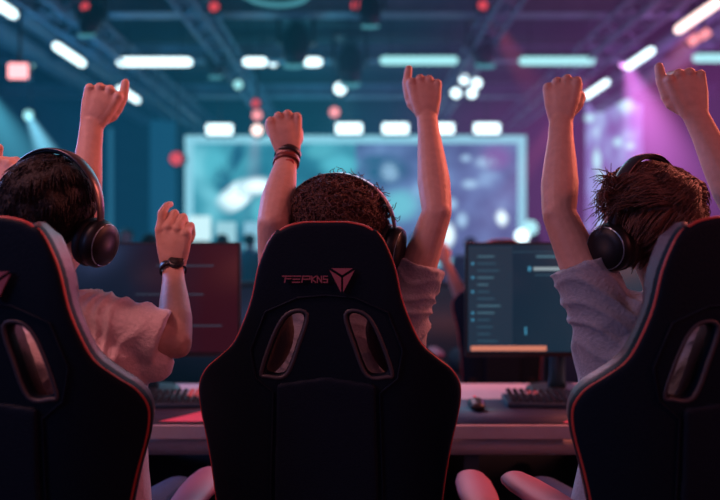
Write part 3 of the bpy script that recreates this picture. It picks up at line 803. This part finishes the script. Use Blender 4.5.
# row of rectangular lamps above the stage
Y2 = 13.0
for i, (x, lab) in enumerate(((219.5, 'left'), (349, ''), (395.5, ''), (441, ''), (487, ''))):
    p = at(x, 128.5 if i else 129.5, Y2)
    t = thing('panel_light', ['small white panel light on its own above the left screen corner', 'first of the four close white panel lights over the stage screen', 'second of the four close white panel lights over the stage screen', 'third white panel light, partly behind the raised forearm', 'last white panel light, toward the right screen corner'][i], 'light', tuple(p))
    q = MB(); q.box((0, 0, 0), (.54, .05, .22)); q.build('lens', M['L_white'], t, bevel=.09)
    q = MB(); q.box((0, .06, 0), (.62, .08, .32)); q.build('housing', M['fixture'], t, bevel=.02)
    q = MB(); q.box((0, .06, .16+(CE-p.z-.16)/2), (.04, .04, CE-p.z-.16)); q.build('bracket', M['fixture'], t)
# round spotlights
def spot(px, py, Y, rp, m, lab, grp=None):
    p = at(px, py, Y); r = rp*Y/F
    t = thing('spotlight', lab, 'light', tuple(p), 0, grp)
    q = MB(); q.lathe([(0, -.01), (r*.8, -.01), (r, .01), (0, .02)], axis='Y', n=20); q.build('lens', M[m], t)
    q = MB(); q.lathe([(r*1.0, .012), (r*1.12, -.02), (r*1.2, .0), (r*1.15, r*1.6), (r*.6, r*2.4), (0, r*2.4)], axis='Y', n=20); q.build('can', M['fixture'], t)
    q = MB(); q.loop([(r*1.35*math.cos(k*PI/12), r, r*1.35*math.sin(k*PI/12)) for k in range(24)], .012, n=6); q.tube([(0, r, r*1.35), (0, r, CE-p.z)], .012, n=6); q.build('yoke', M['fixture'], t)
for px, py, r, m, lab in ((464.5, 79.5, 5, 'L_white', 'upper left of the four clustered round white spots'), (477, 83, 5, 'L_white', 'upper right of the four clustered round white spots'), (456, 93, 5, 'L_white', 'lower left of the four clustered round white spots'), (472, 93, 5, 'L_white', 'lower right of the four clustered round white spots'),
                          (340, 88.5, 6, 'L_white', 'single round white spot between the middle raised fists'), (334.5, 112, 5, 'L_pink', 'dull pink spot below the single white one'), (273, 62, 4.5, 'L_white', 'small round lamp between two short strip lights'),
                          (238, 84.5, 4.5, 'L_teal', 'small pale teal spot left of the middle'), (257, 130, 5.5, 'L_warm', 'pinkish white spot left of the braceleted fist'), (257, 115, 5, 'L_pink', 'pink spot just above the pinkish white one'), (255.5, 103, 4, 'L_red', 'dim red spot topmost of the stacked three'),
                          (85, 6.5, 4.5, 'L_red', 'red spot at the top edge, furthest left'), (214, 6.5, 5, 'L_red', 'red spot at the top edge, second from the left'), (356, 5, 5, 'L_red', 'red spot at the top edge near the middle'), (483, 5, 5, 'L_red', 'red spot at the top edge right of the middle'),
                          (176, 158.5, 6.5, 'L_red', 'dull red spot left of the stage screen'), (664, 54, 5, 'L_pink', 'pink spot beside the raised thumb at right'), (624, 63, 5, 'L_purple', 'violet spot at the end of the right slanting strip'),
                          (28, 115, 5, 'L_teal', 'pale spot at the head of the blue beam at left'), (31, 64, 4, 'L_teal', 'small teal spot behind the pink square lamp')):
    spot(px, py, 10.5 if py > 20 else 7.5, r, m, lab)
def square_lamp(px, py, Y, s, m, lab, rz=0):
    p = at(px, py, Y); s = s*Y/F
    t = thing('square_lamp', lab, 'light', tuple(p), 0)
    R = Matrix.Rotation(rz, 3, 'Y')
    q = MB(); q.box((0, 0, 0), (s, .04, s*.78), R); q.build('lens', M[m], t, bevel=s*.15)
    q = MB(); q.box((0, .05, 0), (s*1.1, .06, s*.9), R); q.build('housing', M['fixture'], t)
    q = MB(); q.box((0, .05, (CE-p.z)/2+.05), (.03, .03, CE-p.z-.1)); q.build('bracket', M['fixture'], t)
square_lamp(18, 71, 8, 20, 'L_hot', 'bright pink square lamp near the left edge')
square_lamp(705, 34, 8, 11, 'L_pink', 'small tilted pink lamp under the warm strip, near the edge', -.6)
square_lamp(694, 40, 8, 11, 'L_pink', 'small tilted pink lamp under the warm strip, further from the edge', -.6)
# moving-head fixtures, dark
def moving_head(px, py, Y, s, lab, lens):
    p = at(px, py, Y)
    t = thing('moving_head_light', lab, 'light', (p.x, Y, p.z))
    q = MB(); q.tube([(0, -.10*s, -.18*s), (0, .0, 0), (0, .12*s, .16*s)], [.13*s, .16*s, .11*s], n=20); q.build('head', M['fixture'], t)
    q = MB(); q.lathe([(0, 0), (.115*s, 0), (.12*s, .015), (0, .02)], (0, -.175*s, -.32*s), 'Z', 20, Matrix.Rotation(.5, 3, 'X')); q.build('lens', M[lens], t)
    q = MB()
    for a in (-1, 1): q.box((a*.19*s, 0, .14*s), (.04*s, .12*s, .34*s))
    q.box((0, 0, .32*s), (.42*s, .2*s, .08*s)); q.box((0, 0, .32*s+(CE-p.z-.32*s)/2), (.05, .05, CE-p.z-.32*s)); q.build('yoke', M['fixture'], t, bevel=.01)
moving_head(350, 62, 9.5, 1.3, 'dark moving head with dim teal lens over the middle', 'L_dim')
moving_head(218, 62, 9.8, .9, 'dark moving head with dim teal lens left of the middle strip lights', 'L_dim')
moving_head(92, 18, 7.6, .85, 'dark moving head high up near the left red spot', 'L_dim')
moving_head(296, 42, 8.6, 1.25, 'large dark moving head above the medium strip light', 'L_dim')
moving_head(482, 44, 9, 1.2, 'dark moving head above the cluster of four spots', 'L_dim')
moving_head(370, 8, 7.5, .9, 'dark moving head touching the top edge near the red spot', 'L_dim')
rg = thing('ring_light', 'round ceiling ring lamp cut off by the top edge', 'light', tuple(at(275, -8, 7.5)))
q = MB(); q.loop([(.40*math.cos(k*PI/16), .40*math.sin(k*PI/16), 0) for k in range(32)], .03, n=8); q.build('tube', M['L_dim'], rg)
q = MB(); q.lathe([(0, .03), (.36, .03), (.36, .07), (0, .1)], n=32); q.tube([(0, 0, .1), (0, 0, CE-rg.location.z)], .02, n=8); q.build('canopy', M['fixture'], rg)

# ------------------------------------------------------------------ stage
struct('floor_stage', MB().box((0, 15.0, .45), (11, 4.2, .9)), M['stage'])
def noise_screen(name, cols, scale, st, dist=(1, 1, 1), detail=2):
    m = bpy.data.materials.new(name); m.use_nodes = True; nt = m.node_tree; b = nt.nodes['Principled BSDF']
    b.inputs['Base Color'].default_value = (.02, .02, .02, 1)
    tc = nt.nodes.new('ShaderNodeTexCoord'); mp = nt.nodes.new('ShaderNodeMapping'); mp.inputs['Scale'].default_value = dist
    nt.links.new(tc.outputs['Object'], mp.inputs[0])
    n = nt.nodes.new('ShaderNodeTexNoise'); n.inputs['Scale'].default_value = scale; n.inputs['Detail'].default_value = detail
    nt.links.new(mp.outputs[0], n.inputs['Vector']); cr = nt.nodes.new('ShaderNodeValToRGB')
    nt.links.new(n.outputs['Fac'], cr.inputs[0]); e = cr.color_ramp.elements
    e[0].position = .30; e[0].color = (*cols[0], 1); e[1].position = .72; e[1].color = (*cols[-1], 1)
    for i, c_ in enumerate(cols[1:-1]):
        x = e.new(.30+.42*(i+1)/(len(cols)-1)); x.color = (*c_, 1)
    nt.links.new(cr.outputs[0], b.inputs['Emission Color']); b.inputs['Emission Strength'].default_value = st
    return m
YS = 14.0
def rect(px0, py0, px1, py1, Y): 
    a = at(px0, py0, Y); b = at(px1, py1, Y); return (a+b)/2, abs(b.x-a.x), abs(a.z-b.z)
c, w_, h_ = rect(190, 140, 521, 262, YS)
sc = thing('stage_screen', 'huge glowing stage screen with pale frame behind the players', 'screen', tuple(c))
q = MB(); q.box((-w_*.25, 0, 0), (w_*.5, .05, h_)); q.build('screen_left_half', noise_screen('scrL', [(.010, .08, .14), (.02, .20, .29), (.07, .38, .48), (.22, .70, .82)], .75, .8), sc)
q = MB(); q.box((w_*.25, 0, 0), (w_*.5, .05, h_)); q.build('screen_right_half', noise_screen('scrR', [(.04, .07, .20), (.08, .13, .30), (.12, .20, .42), (.24, .42, .68)], 1.1, .85), sc)
q = MB(); fw = .16
q.box((0, -.08, h_/2), (w_+fw, .1, fw)); q.box((0, -.08, -h_/2), (w_+fw, .1, fw)); q.box((-w_/2, -.08, 0), (fw, .1, h_)); q.box((w_/2, -.08, 0), (fw, .1, h_)); q.build('glowing_frame', M['frame_glow'], sc)
q = MB()
for x in (-w_/2+.4, 0, w_/2-.4): q.box((x, .12, -.3), (.08, .08, c.z+h_/2-.9)) if False else q.box((x, .12, (0.9-c.z+h_/2)/2), (.08, .08, c.z-.9+h_/2))
q.build('support', M['stage'], sc)
def soft(name, col, st):
    m = bpy.data.materials.new(name); m.use_nodes = True; nt = m.node_tree; nt.nodes.clear(); N = nt.nodes.new
    o = N('ShaderNodeOutputMaterial'); mx = N('ShaderNodeMixShader'); tr = N('ShaderNodeBsdfTransparent'); e = N('ShaderNodeEmission')
    e.inputs[0].default_value = (*col, 1); e.inputs[1].default_value = st
    tc = N('ShaderNodeTexCoord'); sub = N('ShaderNodeVectorMath'); sub.operation = 'SUBTRACT'; sub.inputs[1].default_value = (.5, .5, .5)
    ml = N('ShaderNodeVectorMath'); ml.operation = 'MULTIPLY'; ml.inputs[1].default_value = (2, 0, 2)
    ln = N('ShaderNodeVectorMath'); ln.operation = 'LENGTH'; mr = N('ShaderNodeMapRange'); mr.interpolation_type = 'SMOOTHSTEP'
    mr.inputs['From Min'].default_value = 1; mr.inputs['From Max'].default_value = .25
    L = nt.links.new; L(tc.outputs['Generated'], sub.inputs[0]); L(sub.outputs[0], ml.inputs[0]); L(ml.outputs[0], ln.inputs[0]); L(ln.outputs['Value'], mr.inputs['Value'])
    L(mr.outputs[0], mx.inputs[0]); L(tr.outputs[0], mx.inputs[1]); L(e.outputs[0], mx.inputs[2]); L(mx.outputs[0], o.inputs['Surface'])
    return m
# shapes shown on the screen
def shape(px, py, rx, ry, m, ang=0, Y=YS-.05, n=24):
    p = at(px, py, Y)-Vector(c); p.y = -.035
    R = Matrix.Rotation(math.radians(ang), 3, 'Y'); s = Y/F
    q = MB(); q.add([(1.25*math.cos(2*PI*k/n), 0, 1.25*math.sin(2*PI*k/n)) for k in range(n)], [tuple(range(n))])
    q.v = [tuple(p+R @ Vector((v[0]*rx*s, -v[1], v[2]*ry*s))) for v in q.v]; q.build('screen_image', m, sc, smooth=False)
g_w = soft('img_white', (.75, .95, 1), 1.3); g_t = soft('img_teal', (.10, .50, .60), .9); g_d = soft('img_dark', (.012, .09, .16), 1); g_lav = soft('img_lav', (.38, .62, .85), .9); g_p = soft('img_pink', (.45, .2, .5), .8); g_p2 = soft('img_plum', (.22, .13, .38), .8)
shape(236, 196, 26, 10, g_w, -38); shape(258, 186, 18, 9, g_w, -8); shape(262, 210, 14, 18, g_t)
shape(215, 165, 14, 22, g_t, 20); shape(235, 158, 5, 26, g_d, 30); shape(222, 180, 10, 14, g_d)
shape(385, 170, 26, 16, g_d, 10); shape(390, 172, 10, 11, g_lav); shape(372, 160, 12, 6, g_d)
shape(340, 165, 24, 10, g_t, -20); shape(320, 150, 20, 8, soft('img_t2', (.10, .48, .58), .8), -30)
shape(487, 162, 13, 7, g_lav); shape(470, 184, 9, 5, g_lav, 10); shape(466, 158, 6, 4, g_lav); shape(502, 218, 5, 10, g_w, -30); shape(462, 220, 6, 9, g_lav, 20); shape(452, 204, 6, 7, g_lav)
shape(496, 158, 18, 14, g_p2, 0, Y=YS-.02)
shape(448, 235, 7, 14, g_w, 15); shape(400, 205, 22, 18, soft('img_t3', (.16, .55, .65), .9), 10)
# pale panels and desks on the stage
def lit_box(px0, py0, px1, py1, Y, m, lab, name='light_panel'):
    cc, ww, hh = rect(px0, py0, px1, py1, Y); zb = .9
    t = thing(name, lab, 'light panel', (cc.x, Y, zb))
    q = MB(); q.box((0, 0, cc.z-zb), (ww, .06, hh)); q.build('panel', m, t, bevel=.03)
    q = MB(); q.box((0, .06, (cc.z-zb)/2), (ww*.7, .05, cc.z-zb)); q.build('stand', M['stage'], t)
lit_box(188, 216, 211, 241, 13.2, glow('pw', (.65, .92, .95), .95), 'square white light panel on the stage, left of its twin')
lit_box(216, 222, 236, 243, 13.2, glow('pw2', (.40, .72, .8), .8), 'dimmer square light panel beside the white one on the stage')
lit_box(244, 222, 262, 262, 13.0, glow('pw3', (.3, .6, .75), .8), 'tall pale light panel behind the bent elbow')
lit_box(108, 128, 113, 250, 15.2, glow('pcol', (.02, .12, .2), .7), 'thin dim blue light column left of the stage', 'light_column')
lit_box(150, 120, 176, 250, 15.4, glow('pcol2', (.006, .06, .12), .7), 'broad dim blue light column left of the stage', 'light_column')
# glittering side screen
c2, w2, h2 = rect(586, 104, 642, 250, 13.6)
s2 = thing('side_screen', 'tall side screen with pale blue glitter behind the raised arms at right', 'screen', tuple(c2))
q = MB(); q.box((0, 0, 0), (w2, .06, h2)); q.build('panel', noise_screen('glit', [(.17, .10, .33), (.20, .17, .45), (.28, .34, .65), (.55, .85, 1)], 1.7, 1.0, (1.4, 1, .8), 1), s2)
q = MB(); q.box((0, .06, -.2), (w2*.5, .05, c2.z*1.0)) ; q.v = [(v[0], v[1], max(.9-c2.z, min(h2/2, v[2]))) for v in q.v]; q.build('support', M['stage'], s2)
for (px, py, rx, ry, an) in ((597, 160, 4, 14, -12), (601, 176, 5, 6, 0), (590, 118, 6, 5, 0), (626, 105, 9, 9, 0), (618, 142, 5, 5, 0), (630, 146, 6, 4, 10)):
    p = at(px, py, 13.55)-Vector(c2); p.y = -.045; R = Matrix.Rotation(math.radians(an), 3, 'Y'); s = 13.55/F
    q = MB(); q.add([(1.25*math.cos(2*PI*k/20), 0, 1.25*math.sin(2*PI*k/20)) for k in range(20)], [tuple(range(20))]); q.v = [tuple(p+R @ Vector((v[0]*rx*s, v[1], v[2]*ry*s))) for v in q.v]; q.build('screen_image', soft('gl', (.5, .85, .95), 1.0), s2, smooth=False)
for px, py, r_, m_, lab in ((522, 236, 7, 'L_white', 'round white floor lamp at the foot of the screen frame'), (530, 228, 8, 'L_teal', 'pale teal lamp just above the white one at the screen foot')):
    p = at(px, py, 13.2 if r_ == 7 else 13.5); t = thing('stage_lamp', lab, 'light', (p.x, p.y, .9))
    q = MB(); q.ell((0, 0, p.z-.9), (r_*.021, .06, r_*.021)); q.build('globe', M[m_], t); q = MB(); q.tube([(0, .02, 0), (0, .02, p.z-.9-.1)], .03, n=8); q.lathe([(0, 0), (.15, 0), (.15, .03), (0, .03)]); q.build('stand', M['fixture'], t)

# ------------------------------------------------------------------ light beams in the haze (glowing cones)
def vol_mat(name, col, dens, axis_fade=None):
    m = bpy.data.materials.new(name); m.use_nodes = True; nt = m.node_tree; nt.nodes.clear()
    o = nt.nodes.new('ShaderNodeOutputMaterial'); e = nt.nodes.new('ShaderNodeEmission'); e.inputs[0].default_value = (*col, 1); e.inputs[1].default_value = dens
    nt.links.new(e.outputs[0], o.inputs['Volume']); 
    return m
def fade_beam_mat(name, col, dens, L, r1, power=1.5):
    m = vol_mat(name, col, dens); nt = m.node_tree; e = [n for n in nt.nodes if n.type == 'EMISSION'][0]
    tc = nt.nodes.new('ShaderNodeTexCoord'); sp = nt.nodes.new('ShaderNodeSeparateXYZ'); nt.links.new(tc.outputs['Object'], sp.inputs[0])
    # beam runs along local -Z from the origin; radius grows; fade with length and from the axis
    def mth(op, a, b=None, c=None):
        n = nt.nodes.new('ShaderNodeMath'); n.operation = op
        for i, v in enumerate((a, b, c)):
            if v is None: continue
            if isinstance(v, (int, float)): n.inputs[i].default_value = v
            else: nt.links.new(v, n.inputs[i])
        return n.outputs[0]
    t = mth('DIVIDE', sp.outputs['Z'], -L)
    rad = mth('SQRT', mth('ADD', mth('MULTIPLY', sp.outputs['X'], sp.outputs['X']), mth('MULTIPLY', sp.outputs['Y'], sp.outputs['Y'])))
    rr = mth('ADD', mth('MULTIPLY', t, r1*.95), .05)
    q = mth('DIVIDE', rad, rr)
    q = mth('MAXIMUM', mth('SUBTRACT', 1, mth('MULTIPLY', q, q)), 0)
    f = mth('POWER', mth('MAXIMUM', mth('SUBTRACT', 1, t), 0), power)
    g = mth('DIVIDE', 1, mth('ADD', mth('MULTIPLY', t, 3), .35))
    nt.links.new(mth('MULTIPLY', mth('MULTIPLY', q, f), mth('MULTIPLY', g, dens)), e.inputs[1])
    return m
def beam_cone(a, b, r1, col, dens, lab):
    a = Vector(a); b = Vector(b); L = (b-a).length
    t = MB(); t.lathe([(.04, 0), (r1+.04, -L), (0, -L)], n=24) if False else t.lathe([(0, .0), (.05, 0), (r1+.05, -L), (0, -L)], n=24)
    o = t.build('light_beam', fade_beam_mat('beam', col, dens, L, r1)); o.location = a
    o.rotation_euler = (a-b).to_track_quat('Z', 'Y').to_euler()
    tag(o, lab, 'light beam'); return o
beam_cone(at(28, 115, 10.4), at(90, 240, 10.0), .55, (.25, .75, 1), 4.5, 'pale blue light beam slanting down from the spot at left')
beam_cone(at(-30, 70, 9.6), at(70, 250, 9.2), .8, (.12, .62, .85), 2.2, 'wide teal light beam at the left edge')
beam_cone(at(626, 62, 9.6), at(690, 250, 9.2), 1.15, (.95, .25, 1), 2.4, 'strong violet light beam falling between the right raised arms')
beam_cone(at(480, 2, 9.6), at(560, 130, 9.4), .35, (1, .10, .14), 1.0, 'thin red light beam slanting from the top edge')
beam_cone(at(600, 60, 12.4), at(470, 250, 12.0), .4, (1, .16, .35), .8, 'faint pink light beam crossing toward the screen frame')
beam_cone(at(257, 104, 12.6), at(250, 240, 12.2), .30, (1, .25, .35), 1.2, 'soft pink vertical beam left of the braceleted fist')
beam_cone(at(694, 25, 7.8), at(640, 160, 8.2), .8, (1, .20, .20), .8, 'reddish glow falling from the warm strip at upper right')
beam_cone(at(350, 60, 9.4), at(330, 200, 9.2), .7, (.10, .50, .65), .20, 'faint teal beam under the middle moving head')
# general haze, glowing by itself with the stage light's tint put in
hz = MB().box((0, 10.3, 2.4), (HW*2-.2, 12.0, 4.66)).build('haze', None, None, smooth=False)
tag(hz, 'coloured stage haze, teal at one side and purple at the other', 'haze', kind='stuff')
m = vol_mat('haze', (1, 1, 1), 1); nt = m.node_tree; e = [n for n in nt.nodes if n.type == 'EMISSION'][0]
tc = nt.nodes.new('ShaderNodeTexCoord'); sp = nt.nodes.new('ShaderNodeSeparateXYZ'); nt.links.new(tc.outputs['Object'], sp.inputs[0])
mr = nt.nodes.new('ShaderNodeMapRange'); mr.inputs['From Min'].default_value = -5; mr.inputs['From Max'].default_value = 5; nt.links.new(sp.outputs['X'], mr.inputs['Value'])
cr = nt.nodes.new('ShaderNodeValToRGB'); nt.links.new(mr.outputs[0], cr.inputs[0])
el = cr.color_ramp.elements; el[0].position = 0; el[0].color = (.0003, .0036, .0088, 1); el[1].position = 1; el[1].color = (.0150, .0030, .0165, 1)
for p_, c_ in ((.42, (.0006, .0072, .0120)), (.56, (.0018, .0062, .0130)), (.70, (.0085, .0036, .0130))):
    x = el.new(p_); x.color = (*c_, 1)
nt.links.new(cr.outputs[0], e.inputs[0]); e.inputs[1].default_value = .72
hz.data.materials.append(m)

# ------------------------------------------------------------------ audience between desk and stage
def crowd_person():
    root = thing('person', None, 'person', (0, 0, 0))
    mb = MB(); H = V(0, 0, 1.60); R = rot(0)
    head_parts(mb, H, R, face=True)
    mb.tube([(0, 0, 1.38), (0, 0, 1.52)], .055)
    for q in (1, -1):
        mb.tube([(q*.19, 0, 1.38), (q*.24, .02, 1.12), (q*.2, .10, .88)], [.055, .045, .03]); hand_parts(mb, V(q*.2, .10, .88), V(-q*.1, .3, -1), V(q, 0, 0), q > 0, 'wrap', 50)
    mb.tube([(0, 0, .95), (0, 0, 1.2), (0, 0, 1.42)], [(.16, .1), (.17, .1), (.14, .07)], side=(1, 0, 0))
    link('body', remesh(mb.mesh(), .009, 3), M['crowdskin'], root)
    tb = MB(); tb.tube([(0, 0, .86), (0, 0, 1.0), (0, 0, 1.25), (0, 0, 1.38), (0, 0, 1.44)], [(.18, .12), (.17, .12), (.20, .13), (.19, .10), (.08, .07)], side=(1, 0, 0), n=24)
    for q in (1, -1): tb.tube([(q*.18, 0, 1.38), (q*.235, .01, 1.16), (q*.22, .05, 1.0)], [.075, .065, .055])
    link('hoodie', remesh(tb.mesh(), .012, 4), M['crowd'], root)
    tb = MB()
    for q in (1, -1): tb.tube([(q*.09, 0, .92), (q*.10, .01, .5), (q*.11, 0, .08)], [.10, .075, .055])
    link('trousers', remesh(tb.mesh(), .014, 3), M['darkpants'], root)
    for q in (1, -1):
        s_ = MB(); s_.tube([(q*.11, -.05, .045), (q*.11, .06, .045), (q*.115, .17, .03)], [(.04, .045), (.045, .04), (.04, .025)], side=(1, 0, 0)); s_.build('shoe', M['shoe'], root)
    mkhair(root, H, R, 'crowd', M['hair_black'], V(0, 0, 0))
    return root
cp = crowd_person(); first = True
crowd = [(125, 7.5, -.02, 170), (166, 9.5, 0, 180), (150, 6.2, -.12, 10), (222, 8.0, -.08, 20), (92, 8.8, 0, 0), (250, 9, -.05, -20), (20, 7.0, 0, 15),
         (415, 9, -.05, 0), (470, 8.2, -.12, 10), (508, 7.2, -.18, -15), (535, 9.2, -.05, 5), (590, 8, -.05, 0), (640, 9.3, .02, 20), (700, 7.4, -.03, -10)]
labs = ['blurred audience member facing us left of the wristwatch hand', 'blurred audience member just behind the wristwatch hand', 'dark audience member standing nearest beyond the dark monitor', 'dark audience member below the white stage panels', 'dark audience member beside the headphones at left', 'dark audience member beside the bent elbow', 'dark audience member nearest the left edge',
        'dark audience member behind the middle raised arm', 'dark audience member above the lit monitor edge', 'dark audience member nearest beyond the lit monitor', 'dark audience member by the screen foot lamps', 'dark audience member behind the raised arm at right', 'dark audience member behind the brown hair', 'dark audience member nearest the right edge']
for (px, Y, dz, rz), lab in zip(crowd, labs):
    o = cp if first else copy_tree(cp); first = False
    s = 1+dz*.6
    o.location = ((px-360)*Y/F, Y, 0); o.rotation_euler = (0, 0, math.radians(rz)); o.scale = (s, s, s*.92); o['label'] = lab
bar_ = thing('dark_blocker', 'added low dark barrier between the far chairs and the audience', 'blocker', (0, 5.2, 0))
q = MB(); q.box((0, 0, .5), (9.6, .06, 1.0)); q.build('panel', M['stage'], bar_)  # dark panel added to block bright hall light behind the desk
q = MB(); q.box((0, 0, 1.02), (9.7, .10, .04)); q.build('top_rail', M['fixture'], bar_, bevel=.01)
q = MB()
for x in range(-4, 5): q.box((x*1.15, -.25, .02), (.06, .5, .04))
q.build('foot', M['fixture'], bar_)
# opposing seated player beyond the desk: navy shirt, red-lit arm
HO = at(505, 262, 3.75)
person('person in navy shirt beyond the desk, red-lit arm beside the lit monitor', (.80, 3.80), HO, rot(15), [
    dict(S=at(494, 322, 3.8), E=at(464, 303, 3.7), W=at(446, 263, 3.62), tip=at(440, 248, 3.6), N=V(-.3, -1, 0), right=False, thumb='wrap', mcp=70, sleeve=.35),
    dict(S=V(1.12, 3.8, 1.12), E=V(1.20, 3.80, .88), W=V(1.05, 3.98, .80), tip=V(.98, 4.05, .8), N=V(0, 0, 1), right=True, sleeve=.5)],
    'tee_navy', 'darkpants', 'straight', 'hair_black', voxel=.007, skin='skin2')
o = make_chair('red-lit gaming chair beyond the desk, glimpsed under the lit monitor', (.80, 3.80, 0), 0, text=False, emblem=False, share=1)
# ------------------------------------------------------------------ lights
def area(name, loc, target, size, energy, col, sy=None):
    l = bpy.data.lights.new(name, 'AREA'); l.energy = energy; l.color = col; l.size = size
    if sy: l.shape = 'RECTANGLE'; l.size_y = sy
    o = bpy.data.objects.new(name, l); C.objects.link(o); o.location = loc
    o.rotation_euler = (Vector(loc)-Vector(target)).to_track_quat('Z', 'Y').to_euler(); return o
def pt(name, loc, energy, col, r=.3):
    l = bpy.data.lights.new(name, 'POINT'); l.energy = energy; l.color = col; l.shadow_soft_size = r
    o = bpy.data.objects.new(name, l); C.objects.link(o); o.location = loc; return o
area('red_key', (2.2, 2.6, 2.9), (-.2, 1.5, 1.2), .8, 62, (1, .22, .16))
area('red_key_r', (3.2, 2.2, 2.2), (.8, 1.5, 1.3), .5, 26, (1, .26, .16))
area('red_side', (2.3, .1, 2.2), (-.3, 1.35, 1.25), .5, 11, (1, .20, .20))
area('blue_side', (-2.3, .1, 2.0), (.6, 1.3, 1.2), .5, 8, (.22, .38, 1))
area('blue_rim', (-2.8, 3.4, 2.6), (.3, 1.4, 1.3), .9, 55, (.30, .42, 1))
area('teal_rim', (0.2, 5.0, 3.3), (0, 1.4, 1.3), 1.6, 26, (.3, .75, 1))
area('pink_fill', (.3, -1.5, 2.2), (0, 1.5, 1.4), 1.6, 4.5, (1, .36, .50))
area('pink_left', (-1.2, .9, 2.5), (-.55, 1.45, 1.15), .4, 13, (1, .38, .38))
area('desk_red', (0.3, 3.1, 1.9), (0, 2.2, .75), .8, 8, (1, .22, .34), .8)
pt('hall_teal_a', (-3.5, 8, 2.6), 75, (.10, .55, 1)); pt('hall_teal_b', (-1, 11.5, 3.0), 65, (.12, .65, .9))
pt('hall_purple', (4.5, 9, 2.6), 80, (.8, .22, .8)); pt('hall_red', (2.6, 6.2, 3.4), 22, (1, .2, .3)); pt('hall_blue', (0, 6.5, 2.8), 14, (.3, .55, 1))
w = bpy.data.worlds.new('World'); bpy.context.scene.world = w; w.use_nodes = True
w.node_tree.nodes['Background'].inputs[0].default_value = (.02, .05, .09, 1); w.node_tree.nodes['Background'].inputs[1].default_value = .4
# ------------------------------------------------------------------ camera
cam = bpy.data.cameras.new('camera'); co_ = bpy.data.objects.new('camera', cam); C.objects.link(co_)
cam.sensor_width = 36; cam.lens = 36*F/720; co_.location = (0, 0, CZ); co_.rotation_euler = (PI/2, 0, 0)
cam.dof.use_dof = True; cam.dof.focus_distance = 1.42; cam.dof.aperture_fstop = (cam.lens/1000)/.0225
cam.clip_start = .05
s = bpy.context.scene; s.camera = co_
s.view_settings.view_transform = 'Standard'; s.view_settings.look = 'None'
s.cycles.use_denoising = True
s.cycles.volume_step_rate = 2.0; s.cycles.volume_max_steps = 64
